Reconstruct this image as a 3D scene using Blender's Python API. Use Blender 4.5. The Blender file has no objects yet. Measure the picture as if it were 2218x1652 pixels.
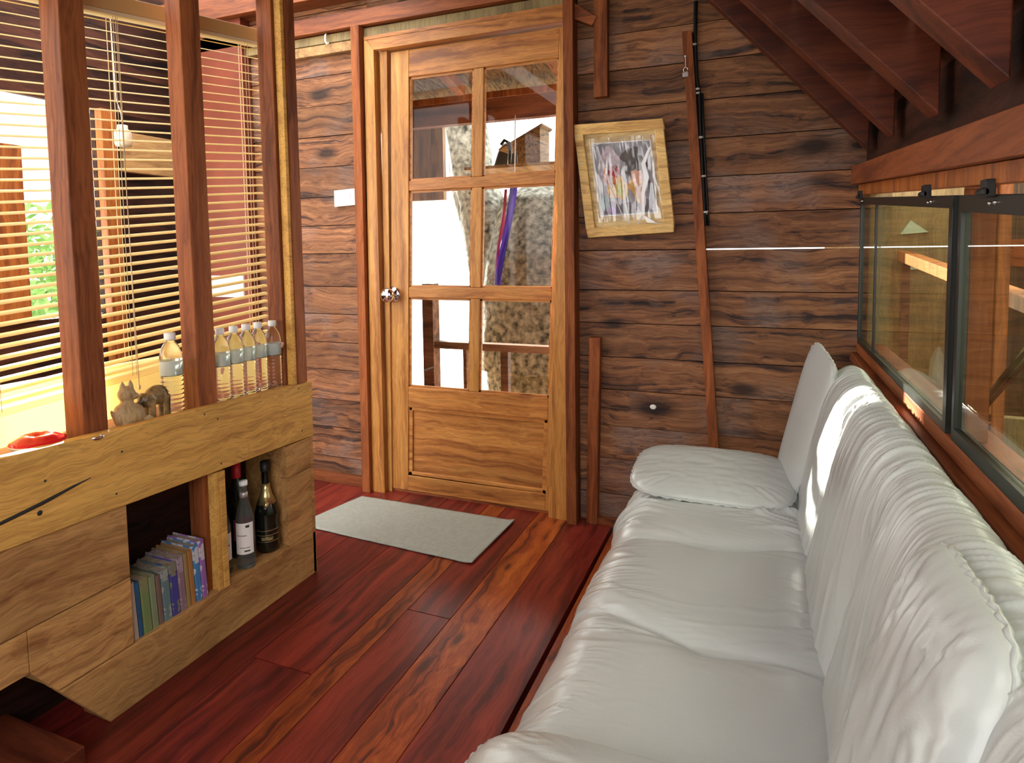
import bpy, bmesh, math, random
from mathutils import Vector, Matrix, noise
random.seed(7)
PI=math.pi
scene=bpy.context.scene
COL=scene.collection

# ------------------------------------------------------------------ materials
def new_mat(name):
    m=bpy.data.materials.new(name); m.use_nodes=True
    nt=m.node_tree; nt.nodes.clear()
    out=nt.nodes.new('ShaderNodeOutputMaterial'); b=nt.nodes.new('ShaderNodeBsdfPrincipled')
    nt.links.new(b.outputs[0],out.inputs[0])
    return m,nt,b,out
def N(nt,t,**k):
    n=nt.nodes.new(t)
    for a,v in k.items(): setattr(n,a,v)
    return n
def plain(name,col,rough=.5,metal=0,trans=0,ior=1.45,spec=.5,bump=0,bscale=200,var=0,vscale=8,emit=None,estr=0):
    m,nt,b,out=new_mat(name)
    b.inputs['Base Color'].default_value=(*col,1); b.inputs['Roughness'].default_value=rough
    b.inputs['Metallic'].default_value=metal; b.inputs['Transmission Weight'].default_value=trans
    b.inputs['IOR'].default_value=ior; b.inputs['Specular IOR Level'].default_value=spec
    if emit: 
        b.inputs['Emission Color'].default_value=(*emit,1); b.inputs['Emission Strength'].default_value=estr
    tc=N(nt,'ShaderNodeTexCoord')
    if var:
        n=N(nt,'ShaderNodeTexNoise'); n.inputs['Scale'].default_value=vscale; n.inputs['Detail'].default_value=5
        nt.links.new(tc.outputs['Object'],n.inputs['Vector'])
        r=N(nt,'ShaderNodeValToRGB'); r.color_ramp.elements[0].position=.3; r.color_ramp.elements[1].position=.7
        r.color_ramp.elements[0].color=(*[c*(1-var) for c in col],1); r.color_ramp.elements[1].color=(*[min(1,c*(1+var*.6)) for c in col],1)
        nt.links.new(n.outputs['Fac'],r.inputs[0]); nt.links.new(r.outputs[0],b.inputs['Base Color'])
    if bump:
        n=N(nt,'ShaderNodeTexNoise'); n.inputs['Scale'].default_value=bscale; n.inputs['Detail'].default_value=3
        nt.links.new(tc.outputs['Object'],n.inputs['Vector'])
        bp=N(nt,'ShaderNodeBump'); bp.inputs['Strength'].default_value=bump; bp.inputs['Distance'].default_value=.003
        nt.links.new(n.outputs['Fac'],bp.inputs['Height']); nt.links.new(bp.outputs[0],b.inputs['Normal'])
    return m
def wood(name,light,mid,dark,axis='X',cross=22,along=1.6,streak=.5,rough=.5,spec=.4,var=.25,grey=None,warp=.35,bump=.25,knots=(),coat=0,darkpos=.36,fine=160):
    """streaky wood; grain runs along axis. attribute pv = per plank random"""
    m,nt,b,out=new_mat(name); L=nt.links.new
    tc=N(nt,'ShaderNodeTexCoord'); at=N(nt,'ShaderNodeAttribute',attribute_name='pv')
    off=N(nt,'ShaderNodeVectorMath',operation='MULTIPLY_ADD'); 
    L(at.outputs['Fac'],off.inputs[0]); off.inputs[1].default_value=(7.3,5.1,9.7); L(tc.outputs['Object'],off.inputs[2])
    src=off.outputs[0]
    # low frequency warp
    wn=N(nt,'ShaderNodeTexNoise'); wn.inputs['Scale'].default_value=3.6; wn.inputs['Detail'].default_value=3; L(src,wn.inputs['Vector'])
    ws=N(nt,'ShaderNodeVectorMath',operation='SUBTRACT'); L(wn.outputs['Color'],ws.inputs[0]); ws.inputs[1].default_value=(.5,.5,.5)
    wm=N(nt,'ShaderNodeVectorMath',operation='MULTIPLY'); L(ws.outputs[0],wm.inputs[0])
    w=warp*.25; wm.inputs[1].default_value={'X':(0,w,w),'Y':(w,0,w),'Z':(w,w,0)}[axis]
    wa=N(nt,'ShaderNodeVectorMath',operation='ADD'); L(src,wa.inputs[0]); L(wm.outputs[0],wa.inputs[1])
    def grain(c,a,detail,rough_=.6):
        mp=N(nt,'ShaderNodeMapping'); mp.inputs['Scale'].default_value={'X':(a,c,c),'Y':(c,a,c),'Z':(c,c,a)}[axis]
        L(wa.outputs[0],mp.inputs['Vector'])
        n=N(nt,'ShaderNodeTexNoise'); n.inputs['Scale'].default_value=1; n.inputs['Detail'].default_value=detail; n.inputs['Roughness'].default_value=rough_
        n.inputs['Distortion'].default_value=.6
        L(mp.outputs[0],n.inputs['Vector']); return n
    g1=grain(cross,along,5); g2=grain(fine,along*5,3); g3=grain(cross*.45,along*.8,3)
    r=N(nt,'ShaderNodeValToRGB'); e=r.color_ramp.elements
    e[0].position=darkpos; e[0].color=(*dark,1); e[1].position=.68; e[1].color=(*light,1)
    k=e.new(darkpos+(.68-darkpos)*.42); k.color=(*mid,1)
    L(g1.outputs['Fac'],r.inputs[0])
    # broad tone
    mx=N(nt,'ShaderNodeMix',data_type='RGBA',blend_type='MULTIPLY'); mx.inputs[0].default_value=1
    r3=N(nt,'ShaderNodeValToRGB'); r3.color_ramp.elements[0].position=.3; r3.color_ramp.elements[1].position=.62
    d=1-streak; r3.color_ramp.elements[0].color=(d,d,d,1); r3.color_ramp.elements[1].color=(1.0,1.0,1.0,1)
    L(g3.outputs['Fac'],r3.inputs[0]); L(r.outputs[0],mx.inputs[6]); L(r3.outputs[0],mx.inputs[7])
    mf=N(nt,'ShaderNodeMix',data_type='RGBA',blend_type='MULTIPLY'); mf.inputs[0].default_value=.55
    rf=N(nt,'ShaderNodeValToRGB'); rf.color_ramp.elements[0].position=.38; rf.color_ramp.elements[1].position=.55
    rf.color_ramp.elements[0].color=(.55,.5,.5,1); rf.color_ramp.elements[1].color=(1,1,1,1)
    L(g2.outputs['Fac'],rf.inputs[0]); L(mx.outputs[2],mf.inputs[6]); L(rf.outputs[0],mf.inputs[7])
    col=mf.outputs[2]
    if grey:
        gn=N(nt,'ShaderNodeTexNoise'); gn.inputs['Scale'].default_value=4; L(wa.outputs[0],gn.inputs['Vector'])
        gr=N(nt,'ShaderNodeMapRange'); gr.inputs[1].default_value=.5; gr.inputs[2].default_value=.72; gr.inputs[4].default_value=.75
        L(gn.outputs['Fac'],gr.inputs[0])
        gm=N(nt,'ShaderNodeMix',data_type='RGBA'); L(gr.outputs[0],gm.inputs[0]); L(col,gm.inputs[6])
        gc=N(nt,'ShaderNodeMix',data_type='RGBA',blend_type='MULTIPLY'); gc.inputs[0].default_value=1
        gc.inputs[6].default_value=(*grey,1); L(rf.outputs[0],gc.inputs[7]); L(gc.outputs[2],gm.inputs[7])
        col=gm.outputs[2]
    # dark knots at given places: (x,y,z,r)
    for (kx,ky,kz,kr) in knots:
        sc={'X':(.45,0,1),'Y':(1,.35,0),'Z':(1,0,.4)}[axis] if axis!='X' else (.45,0,1)
        sb=N(nt,'ShaderNodeVectorMath',operation='SUBTRACT'); L(tc.outputs['Object'],sb.inputs[0]); sb.inputs[1].default_value=(kx,ky,kz)
        ml=N(nt,'ShaderNodeVectorMath',operation='MULTIPLY'); L(sb.outputs[0],ml.inputs[0]); ml.inputs[1].default_value=sc
        sn=N(nt,'ShaderNodeVectorMath',operation='MULTIPLY_ADD'); L(wn.outputs['Color'],sn.inputs[0]); sn.inputs[1].default_value=(kr*.25,)*3
        L(ml.outputs[0],sn.inputs[2])
        ad=N(nt,'ShaderNodeVectorMath',operation='SUBTRACT'); L(sn.outputs[0],ad.inputs[0]); ad.inputs[1].default_value=(kr*.125,)*3
        ln=N(nt,'ShaderNodeVectorMath',operation='LENGTH'); L(ad.outputs[0],ln.inputs[0])
        mr=N(nt,'ShaderNodeMapRange'); mr.inputs[1].default_value=kr*.35; mr.inputs[2].default_value=kr; mr.inputs[3].default_value=.88; mr.inputs[4].default_value=0
        L(ln.outputs[1],mr.inputs[0])
        km=N(nt,'ShaderNodeMix',data_type='RGBA'); L(mr.outputs[0],km.inputs[0]); L(col,km.inputs[6]); km.inputs[7].default_value=(*[c*.5 for c in dark],1)
        col=km.outputs[2]
    # per plank tone
    hs=N(nt,'ShaderNodeHueSaturation'); 
    vm=N(nt,'ShaderNodeMath',operation='MULTIPLY_ADD'); L(at.outputs['Fac'],vm.inputs[0]); vm.inputs[1].default_value=var*2; vm.inputs[2].default_value=1-var
    L(vm.outputs[0],hs.inputs['Value']); L(col,hs.inputs['Color'])
    L(hs.outputs[0],b.inputs['Base Color'])
    b.inputs['Roughness'].default_value=rough; b.inputs['Specular IOR Level'].default_value=spec
    if coat: b.inputs['Coat Weight'].default_value=coat; b.inputs['Coat Roughness'].default_value=.22
    if bump:
        ba=N(nt,'ShaderNodeMath',operation='ADD'); L(g1.outputs['Fac'],ba.inputs[0]); L(g2.outputs['Fac'],ba.inputs[1])
        bp=N(nt,'ShaderNodeBump'); bp.inputs['Strength'].default_value=bump; bp.inputs['Distance'].default_value=.004
        L(ba.outputs[0],bp.inputs['Height']); L(bp.outputs[0],b.inputs['Normal'])
    return m
def glassmat(name,tint=(1,1,1),refl=.08,rough=0.0,body=0.0,bodycol=(1,1,1),ior=.9):
    m,nt,b,out=new_mat(name); nt.nodes.remove(b); L=nt.links.new
    t=N(nt,'ShaderNodeBsdfTransparent'); t.inputs[0].default_value=(*tint,1)
    g=N(nt,'ShaderNodeBsdfGlossy'); g.inputs['Roughness'].default_value=rough
    lw=N(nt,'ShaderNodeLayerWeight'); lw.inputs[0].default_value=.5; f=N(nt,'ShaderNodeMath',operation='POWER'); L(lw.outputs['Facing'],f.inputs[0]); f.inputs[1].default_value=4.5
    a=N(nt,'ShaderNodeMath',operation='MULTIPLY_ADD'); L(f.outputs[0],a.inputs[0]); a.inputs[1].default_value=ior; a.inputs[2].default_value=refl
    cl=N(nt,'ShaderNodeMath',operation='MINIMUM'); L(a.outputs[0],cl.inputs[0]); cl.inputs[1].default_value=1
    mx=N(nt,'ShaderNodeMixShader'); L(cl.outputs[0],mx.inputs[0]); L(t.outputs[0],mx.inputs[1]); L(g.outputs[0],mx.inputs[2])
    res=mx.outputs[0]
    if body:
        d=N(nt,'ShaderNodeBsdfDiffuse'); d.inputs[0].default_value=(*bodycol,1)
        m2=N(nt,'ShaderNodeMixShader'); m2.inputs[0].default_value=body; L(res,m2.inputs[1]); L(d.outputs[0],m2.inputs[2]); res=m2.outputs[0]
    L(res,out.inputs[0]); return m

M={}
M['wall']=wood('rough_plank_wood',(.44,.205,.092),(.28,.118,.054),(.045,.024,.022),'X',cross=42,along=1.1,streak=.42,rough=.62,spec=.3,var=.25,grey=(.27,.19,.165),warp=.38,bump=.5,darkpos=.34,
    knots=[(-.397,2.48,.505,.055),(-.56,2.48,.84,.03),(.17,2.48,1.50,.045),(-1.96,2.48,1.62,.04),(-1.99,2.48,1.9,.045),(-.06,2.48,.60,.035)])
M['floor_red']=wood('red_floor_wood',(.34,.045,.026),(.23,.024,.017),(.10,.010,.009),'Y',cross=24,along=1.1,streak=.3,rough=.36,spec=.4,var=.3,warp=.25,bump=.08,coat=.12,
    knots=[(-1.22,1.55,0,.022)])
M['floor_orange']=wood('orange_floor_wood',(.52,.13,.024),(.36,.065,.016),(.10,.016,.010),'Y',cross=24,along=1.1,streak=.4,rough=.36,spec=.4,var=.25,warp=.45,bump=.08,coat=.12,
    knots=[(-.855,1.44,0,.022),(-.82,1.58,0,.018),(-.84,2.02,0,.012)])
M['teak']=wood('golden_teak',(.78,.40,.11),(.62,.27,.062),(.36,.13,.032),'Z',cross=22,along=1.2,streak=.2,rough=.42,spec=.4,var=.12,warp=.2,bump=.12,darkpos=.3)
M['teakx']=wood('golden_teak_cross',(.72,.33,.085),(.56,.22,.052),(.30,.10,.026),'X',cross=30,along=1.4,streak=.25,rough=.42,spec=.4,var=.12,warp=.25,bump=.12,darkpos=.32)
M['shelf']=wood('pale_shelf_board',(.82,.48,.125),(.74,.41,.10),(.54,.27,.07),'Y',cross=26,along=1.6,streak=.22,rough=.6,spec=.25,var=.10,warp=.35,bump=.2,darkpos=.3,
    knots=[(-1.47,1.05,.60,.0)] and [])
M['shelf2']=wood('weathered_shelf_board',(.70,.40,.145),(.58,.31,.11),(.38,.175,.06),'Y',cross=26,along=1.8,streak=.3,rough=.65,spec=.2,var=.16,warp=.45,bump=.25,darkpos=.32)
M['post']=wood('red_brown_post',(.42,.135,.042),(.33,.098,.030),(.18,.048,.016),'Z',cross=24,along=1.3,streak=.3,rough=.6,spec=.2,var=.15,warp=.2,bump=.1)
M['redx']=wood('red_brown_beam_x',(.40,.125,.042),(.31,.088,.028),(.16,.042,.016),'X',cross=24,along=1.3,streak=.3,rough=.5,spec=.3,var=.2,warp=.2,bump=.1)
M['redy']=wood('red_brown_beam_y',(.40,.125,.042),(.31,.088,.028),(.16,.042,.016),'Y',cross=24,along=1.3,streak=.3,rough=.5,spec=.3,var=.2,warp=.2,bump=.1)
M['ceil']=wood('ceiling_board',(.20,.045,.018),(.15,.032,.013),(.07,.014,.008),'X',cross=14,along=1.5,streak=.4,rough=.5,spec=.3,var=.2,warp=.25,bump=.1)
M['darkw']=wood('dark_outer_board',(.10,.035,.02),(.055,.02,.012),(.014,.006,.005),'Y',cross=16,along=1.2,streak=.5,rough=.7,spec=.2,var=.4,warp=.4)
M['orange']=wood('orange_post_wood',(.62,.22,.05),(.48,.15,.03),(.26,.07,.018),'Z',cross=20,along=1.2,streak=.3,rough=.5,var=.15,warp=.3)
M['outwall']=wood('outer_brown_wall',(.15,.095,.05),(.12,.075,.038),(.075,.042,.022),'Z',cross=9,along=1,streak=.4,rough=.6,var=.15)
M['tan']=wood('tan_board',(.62,.40,.17),(.5,.3,.12),(.3,.17,.07),'Y',cross=18,along=1.4,streak=.2,rough=.6,var=.12)
M['tanz']=wood('tan_wall_board',(.52,.32,.12),(.42,.24,.08),(.22,.12,.045),'Z',cross=16,along=1.4,streak=.25,rough=.6,var=.2)
M['olive']=wood('olive_board',(.42,.32,.15),(.36,.27,.115),(.25,.18,.08),'Z',cross=14,along=1.4,streak=.25,rough=.6,var=.12)
M['frame']=wood('pale_pine_frame',(.95,.66,.26),(.88,.55,.18),(.6,.32,.09),'X',cross=30,along=2.5,streak=.15,rough=.45,var=.1,warp=.3,bump=.05)
M['bark']=plain('tree_bark',(.24,.24,.20),.9,var=.9,vscale=26,bump=1,bscale=40)
M['railw']=wood('brown_railing_wood',(.30,.16,.085),(.22,.11,.06),(.10,.045,.025),'X',cross=24,along=1.3,streak=.3,rough=.6,var=.2,warp=.2)
M['black']=plain('black_window_frame',(.012,.016,.014),.35)
M['blackm']=plain('black_rubber',(.01,.01,.01),.5)
M['chrome']=plain('chrome',(.75,.72,.70),.08,metal=1)
M['steel']=plain('dull_steel',(.32,.28,.2),.35,metal=1)
M['white']=plain('white_plastic',(.85,.85,.83),.4)
M['paper']=plain('white_paper',(.9,.9,.88),.7)
M['pink']=plain('pink_print',(.85,.55,.6),.7)
M['glass']=glassmat('clear_door_glass',(.97,.98,.97),.01,ior=.22)
M['glassw']=glassmat('tinted_window_glass',(.84,.86,.74),.04,ior=.7)
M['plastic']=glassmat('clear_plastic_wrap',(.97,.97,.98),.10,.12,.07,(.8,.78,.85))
M['glare_crease']=glassmat('white_glare_crease',(.9,.9,.9),.2,.1,.65,(.95,.95,.97))  # glare on the wrap, put into a white material
M['mat']=plain('pale_green_mat',(.42,.45,.40),.95,bump=.8,bscale=260,var=.10,vscale=60)
M['water']=plain('water_filled_bottle',(.97,1,.99),.03,trans=1,ior=1.3)
M['label']=glassmat('pale_bottle_label',(.75,.85,.82),.06,.2,.42,(.80,.90,.88))
M['cap']=plain('white_bottle_cap',(.85,.87,.86),.35)
M['red']=plain('glossy_red_glaze',(.62,.012,.015),.12)
M['cream']=plain('cream_glaze',(.80,.72,.52),.25)
M['catw']=wood('pale_carved_wood',(.62,.44,.22),(.52,.36,.17),(.34,.22,.09),'Z',cross=30,along=6,streak=.2,rough=.5,var=.1)
M['elew']=plain('dark_carved_wood',(.26,.17,.075),.28,var=.85,vscale=45)
M['winedark']=plain('dark_wine_glass',(.006,.010,.006),.06,spec=.8)
M['clearb']=plain('clear_spirit_glass',(.50,.54,.52),.03,trans=.9,ior=1.35)
M['gold']=plain('gold_foil',(.72,.60,.28),.28,metal=.85)
M['foilred']=plain('red_foil',(.65,.02,.04),.3)
M['foilsilver']=plain('pale_neck_foil',(.65,.63,.62),.3,metal=.4,var=.4,vscale=90)
M['print']=plain('black_print',(.02,.02,.02),.6)
M['ribbon']=plain('purple_ribbon',(.10,.06,.62),.45)
M['ribbonr']=plain('red_ribbon',(.5,.05,.12),.45)
M['leaf']=plain('green_leaves',(.16,.30,.07),.6,var=.5,vscale=9)
M['ground']=plain('pale_ground',(.55,.56,.48),.9,var=.3,vscale=1.2)
M['corr']=plain('white_roof_sheet',(.82,.84,.82),.6)
M['jar']=plain('frosted_hanging_jar',(.75,.72,.6),.3)
M['wicker']=wood('brown_wicker',(.42,.26,.10),(.3,.17,.06),(.10,.05,.02),'Y',cross=60,along=8,streak=.3,rough=.7,var=.1)
# leather
def leather():
    m,nt,b,out=new_mat('pale_grey_leather'); L=nt.links.new
    b.inputs['Base Color'].default_value=(.62,.61,.585,1); b.inputs['Roughness'].default_value=.34
    b.inputs['Coat Weight'].default_value=.45; b.inputs['Coat Roughness'].default_value=.2
    tc=N(nt,'ShaderNodeTexCoord')
    n=N(nt,'ShaderNodeTexVoronoi'); n.inputs['Scale'].default_value=420; L(tc.outputs['Object'],n.inputs['Vector'])
    n2=N(nt,'ShaderNodeTexNoise'); n2.inputs['Scale'].default_value=30; n2.inputs['Detail'].default_value=5; L(tc.outputs['Object'],n2.inputs['Vector'])
    a=N(nt,'ShaderNodeMath',operation='MULTIPLY_ADD'); L(n2.outputs['Fac'],a.inputs[0]); a.inputs[1].default_value=2.0; L(n.outputs['Distance'],a.inputs[2])
    bp=N(nt,'ShaderNodeBump'); bp.inputs['Strength'].default_value=.12; bp.inputs['Distance'].default_value=.0012
    L(a.outputs[0],bp.inputs['Height']); L(bp.outputs[0],b.inputs['Normal'])
    r=N(nt,'ShaderNodeValToRGB'); r.color_ramp.elements[0].color=(.43,.455,.445,1); r.color_ramp.elements[1].color=(.51,.535,.525,1)
    n3=N(nt,'ShaderNodeTexNoise'); n3.inputs['Scale'].default_value=5; L(tc.outputs['Object'],n3.inputs['Vector'])
    L(n3.outputs['Fac'],r.inputs[0]); L(r.outputs[0],b.inputs['Base Color'])
    return m
M['leather']=leather()
def slatmat():
    m,nt,b,out=new_mat('cream_blind_slat'); L=nt.links.new
    b.inputs['Base Color'].default_value=(1,.88,.55,1); b.inputs['Roughness'].default_value=.4
    t=N(nt,'ShaderNodeBsdfTranslucent'); t.inputs[0].default_value=(1,.88,.5,1)
    mx=N(nt,'ShaderNodeMixShader'); mx.inputs[0].default_value=.5; L(b.outputs[0],mx.inputs[1]); L(t.outputs[0],mx.inputs[2]); L(mx.outputs[0],out.inputs[0])
    return m
M['slat']=slatmat()
M['blindrail']=plain('tan_blind_rail',(.70,.47,.20),.45)
M['cord']=plain('cream_cord',(.85,.74,.5),.7)
def bookmat(name,cols,scale=25):
    m,nt,b,out=new_mat(name); L=nt.links.new
    tc=N(nt,'ShaderNodeTexCoord'); n=N(nt,'ShaderNodeTexNoise'); n.inputs['Scale'].default_value=scale; n.inputs['Detail'].default_value=2
    L(tc.outputs['Object'],n.inputs['Vector'])
    r=N(nt,'ShaderNodeValToRGB'); r.color_ramp.interpolation='CONSTANT' if len(cols)>2 else 'LINEAR'
    e=r.color_ramp.elements
    while len(e)<len(cols): e.new(.5)
    for i,c in enumerate(cols):
        e[i].position=.34+.32*i/(len(cols)-1) if i else 0; e[i].color=(*c,1)
    L(n.outputs['Fac'],r.inputs[0]); L(r.outputs[0],b.inputs['Base Color']); b.inputs['Roughness'].default_value=.45
    return m
M['pages']=plain('aged_pages',(.36,.30,.22),.85,var=.25,vscale=60)

# ------------------------------------------------------------------ mesh building
class MB:
    def __init__(s): s.v=[];s.f=[];s.pv=[];s.sm=[]
    def add(s,vs,fs,pv=None,smooth=False):
        o=len(s.v); s.v+= [tuple(v) for v in vs]
        pv=random.random() if pv is None else pv
        for f in fs: s.f.append(tuple(o+i for i in f)); s.pv.append(pv); s.sm.append(smooth)
        return s
    def hexa(s,c,pv=None):   # c: 8 corners, bottom 0-3 ccw, top 4-7
        return s.add(c,[(3,2,1,0),(4,5,6,7),(0,1,5,4),(1,2,6,5),(2,3,7,6),(3,0,4,7)],pv)
    def box(s,x0,x1,y0,y1,z0,z1,pv=None):
        return s.hexa([(x0,y0,z0),(x1,y0,z0),(x1,y1,z0),(x0,y1,z0),(x0,y0,z1),(x1,y0,z1),(x1,y1,z1),(x0,y1,z1)],pv)
    def lathe(s,prof,c=(0,0,0),n=28,pv=.5,M4=None,lobes=None):
        vs=[]
        for r,z in prof:
            for i in range(n):
                a=2*PI*i/n; p=Vector((r*math.cos(a),r*math.sin(a),z))
                if M4: p=M4@p
                vs.append(p+Vector(c))
        fs=[(j*n+i,j*n+(i+1)%n,(j+1)*n+(i+1)%n,(j+1)*n+i) for j in range(len(prof)-1) for i in range(n)]
        s.add(vs,fs,pv,True)
        for j,rev in ((0,True),(len(prof)-1,False)):
            if prof[j][0]>1e-6:
                f=list(range(j*n,(j+1)*n)); o=len(s.v)-len(vs)
                s.f.append(tuple(o+i for i in (f[::-1] if rev else f))); s.pv.append(pv); s.sm.append(False)
        return s
    def tube(s,pts,r,n=8,pv=.5,closed=False):
        pts=[Vector(p) for p in pts]; k=len(pts); vs=[]
        rr=r if isinstance(r,(list,tuple)) else [r]*k
        up=Vector((0,0,1)); prev=None
        for i,p in enumerate(pts):
            t=(pts[(i+1)%k]-pts[i-1]) if closed else (pts[min(i+1,k-1)]-pts[max(i-1,0)])
            t.normalize()
            if prev is None:
                a=t.cross(up) if abs(t.dot(up))<.95 else t.cross(Vector((1,0,0)))
            else: a=prev-t*prev.dot(t)
            a.normalize(); prev=a; b=t.cross(a)
            for j in range(n):
                th=2*PI*j/n; vs.append(p+(a*math.cos(th)+b*math.sin(th))*rr[i])
        m=k if closed else k-1
        fs=[(i*n+j,i*n+(j+1)%n,((i+1)%k)*n+(j+1)%n,((i+1)%k)*n+j) for i in range(m) for j in range(n)]
        if not closed: fs+= [tuple(range(n))[::-1],tuple((k-1)*n+j for j in range(n))]
        return s.add(vs,fs,pv,True)
    def grid(s,fn,nu,nv,pv=.5,closeu=False,closev=False):
        vs=[fn(i/(nu if closeu else nu-1),j/(nv if closev else nv-1)) for i in range(nu) for j in range(nv)]
        mu=nu if closeu else nu-1; mv=nv if closev else nv-1
        fs=[(i*nv+j,((i+1)%nu)*nv+j,((i+1)%nu)*nv+(j+1)%nv,i*nv+(j+1)%nv) for i in range(mu) for j in range(mv)]
        return s.add(vs,fs,pv,True)
    def sphere(s,c,r,n=16,m=10,pv=.5,R=None):
        rx,ry,rz=(r if isinstance(r,(tuple,list)) else (r,r,r))
        vs=[];
        for j in range(m+1):
            t=PI*j/m
            for i in range(n):
                a=2*PI*i/n; p=Vector((rx*math.sin(t)*math.cos(a),ry*math.sin(t)*math.sin(a),rz*math.cos(t)))
                if R: p=R@p
                vs.append(p+Vector(c))
        fs=[(j*n+i,(j+1)*n+i,(j+1)*n+(i+1)%n,j*n+(i+1)%n) for j in range(m) for i in range(n)]
        return s.add(vs,fs,pv,True)
    def mesh(s,name,mat):
        me=bpy.data.meshes.new(name); me.from_pydata(s.v,[],s.f); me.validate(clean_customdata=False)
        if len(me.polygons)==len(s.pv):
            a=me.attributes.new('pv','FLOAT','FACE'); a.data.foreach_set('value',s.pv)
            me.polygons.foreach_set('use_smooth',s.sm)
        me.materials.append(mat); return me
def weld(me,d=1e-5):
    bm=bmesh.new(); bm.from_mesh(me); bmesh.ops.remove_doubles(bm,verts=bm.verts,dist=d); bmesh.ops.recalc_face_normals(bm,faces=bm.faces); bm.to_mesh(me); bm.free()
def tag(o,label=None,cat=None,group=None,kind=None):
    if label: o['label']=label
    if cat: o['category']=cat
    if group: o['group']=group
    if kind: o['kind']=kind
    return o
def build(name,mb,mat,parent=None,bevel=0,local=False,label=None,w=True):
    me=mb.mesh(name,M[mat] if isinstance(mat,str) else mat)
    if w: weld(me)
    o=bpy.data.objects.new(name,me); COL.objects.link(o)
    if parent is not None:
        o.parent=parent
        if not local and parent.type=='EMPTY': o.location=-Vector(parent.location)
    if bevel:
        b=o.modifiers.new('bevel','BEVEL'); b.width=bevel; b.segments=2; b.limit_method='ANGLE'; b.angle_limit=.6; b.harden_normals=False
    if label: o['label']=label
    return o
def empty(name,loc,label=None,cat=None,group=None,kind=None,rot=None):
    o=bpy.data.objects.new(name,None); COL.objects.link(o); o.location=loc; o.empty_display_size=.05
    if rot: o.rotation_euler=rot
    return tag(o,label,cat,group,kind)
def copy_tree(o,parent=None):
    c=o.copy(); COL.objects.link(c)
    if parent: c.parent=parent
    for ch in o.children: copy_tree(ch,c)
    return c
def struct(name,mb,mat,bevel=0,parent=None):
    o=build(name,mb,mat,parent,bevel)
    if parent is None: o['kind']='structure'
    return o

# ------------------------------------------------------------------ floor
mb=MB(); xs=[-2.95,-2.7,-2.45,-2.2,-1.98,-1.76,-1.53,-1.33]
for a,b in zip(xs,xs[1:]): mb.box(a+.001,b-.001,-.9,2.56,-.04,0)
mb.box(-1.329,-1.127,-.9,1.30,-.04,0,.35); mb.box(-1.329,-1.127,1.303,2.56,-.04,0,.6)
mb.box(-1.04,-.889,-.9,1.66,-.04,0,.35); mb.box(-1.04,-.889,1.663,2.56,-.04,0,.55)
mb.box(-.748,-.562,-.9,2.56,-.04,0,.45)
mb.box(-.22,.33,-.9,2.56,-.04,0,.3)
fl=struct('floor',mb,'floor_red',.0012)
mb=MB(); mb.box(-1.125,-1.042,-.9,2.56,-.04,0,.45); mb.box(-.887,-.75,-.9,2.56,-.04,0,.6); mb.box(-.548,-.222,-.9,2.56,-.04,0,.35)
build('floor_board',mb,'floor_orange',fl,.0012,label='orange brown floor boards')
mb=MB(); mb.box(-3.0,.4,-.9,2.6,-.08,-.041); build('subfloor',mb,'darkw',fl)

# ------------------------------------------------------------------ back wall
yW=2.5
mb=MB(); zs=[0,.125,.275,.415,.565,.70,.84,.975,1.136,1.272,1.41,1.555,1.70,1.845,1.985,2.13,2.28,2.43,2.6]
for x0,x1,seed in ((-2.95,-1.70,3),(-.745,.36,5)):
    random.seed(seed)
    for a,b in zip(zs,zs[1:]):
        if x0<-2: a+=0; 
        g=.0035 if not(abs(b-1.136)<.001 and x0>-1) else .006
        t=random.uniform(0,.008)
        mb.box(x0,x1,yW+t,yW+.03+t,a+.002,b-.0015 if g<.005 else b-.0022)
mb.box(-1.70,-.745,yW,yW+.03,2.12,2.28); mb.box(-1.70,-.745,yW+.004,yW+.03,2.284,2.6)
wb=struct('wall_back',mb,'wall')
mb=MB()
for x0,x1 in ((-2.95,-1.70),(-.745,.36)):
    mb.box(x0,x1 if x0<-2 else -.20,yW+.039,yW+.045,0,2.6)
    if x0>-2: mb.box(-.199,x1,yW+.039,yW+.045,0,1.128); mb.box(-.199,x1,yW+.039,yW+.045,1.16,2.6)
build('light_block_backing',mb,'darkw',wb)  # added behind the planks to stop light leaking through the gaps
# ------------------------------------------------------------------ beams above the door
mb=MB()
mb.box(-2.9,-.73,2.44,2.50,2.165,2.235); 
o=build('header_beam',mb,'redx',None,.002); tag(o,'long red brown beam running above the door head','beam')
mb=MB(); mb.box(-2.9,-.70,2.40,2.50,2.30,2.42)
o=build('top_beam',mb,'redx',None,.002); tag(o,'orange brown top beam highest over the door, above the dark gap','beam')
mb=MB(); mb.box(-2.20,-1.745,2.475,2.4995,2.075,2.12,.3)
o=build('pale_batten',mb,'tan',None,.0015); tag(o,'short pale tan batten left of the door top beneath the beam','batten')
mb=MB(); mb.tube([(-1.90,2.46,2.16),(-1.90,2.452,2.15),(-1.902,2.452,2.128),(-1.897,2.456,2.112),(-1.888,2.46,2.118)],.0045,8)
o=build('wall_hook',mb,'white'); tag(o,'small white hook on the pale batten left of the door','hook')
# ------------------------------------------------------------------ baseboard
mb=MB(); mb.box(-.66,.30,2.475,2.4995,.0,.028); bb=struct('baseboard_back',mb,'redx',.0015)
mb=MB(); mb.box(-2.9,-1.74,2.475,2.4995,.0,.05); bb=struct('baseboard_left',mb,'redx',.0015)

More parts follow.
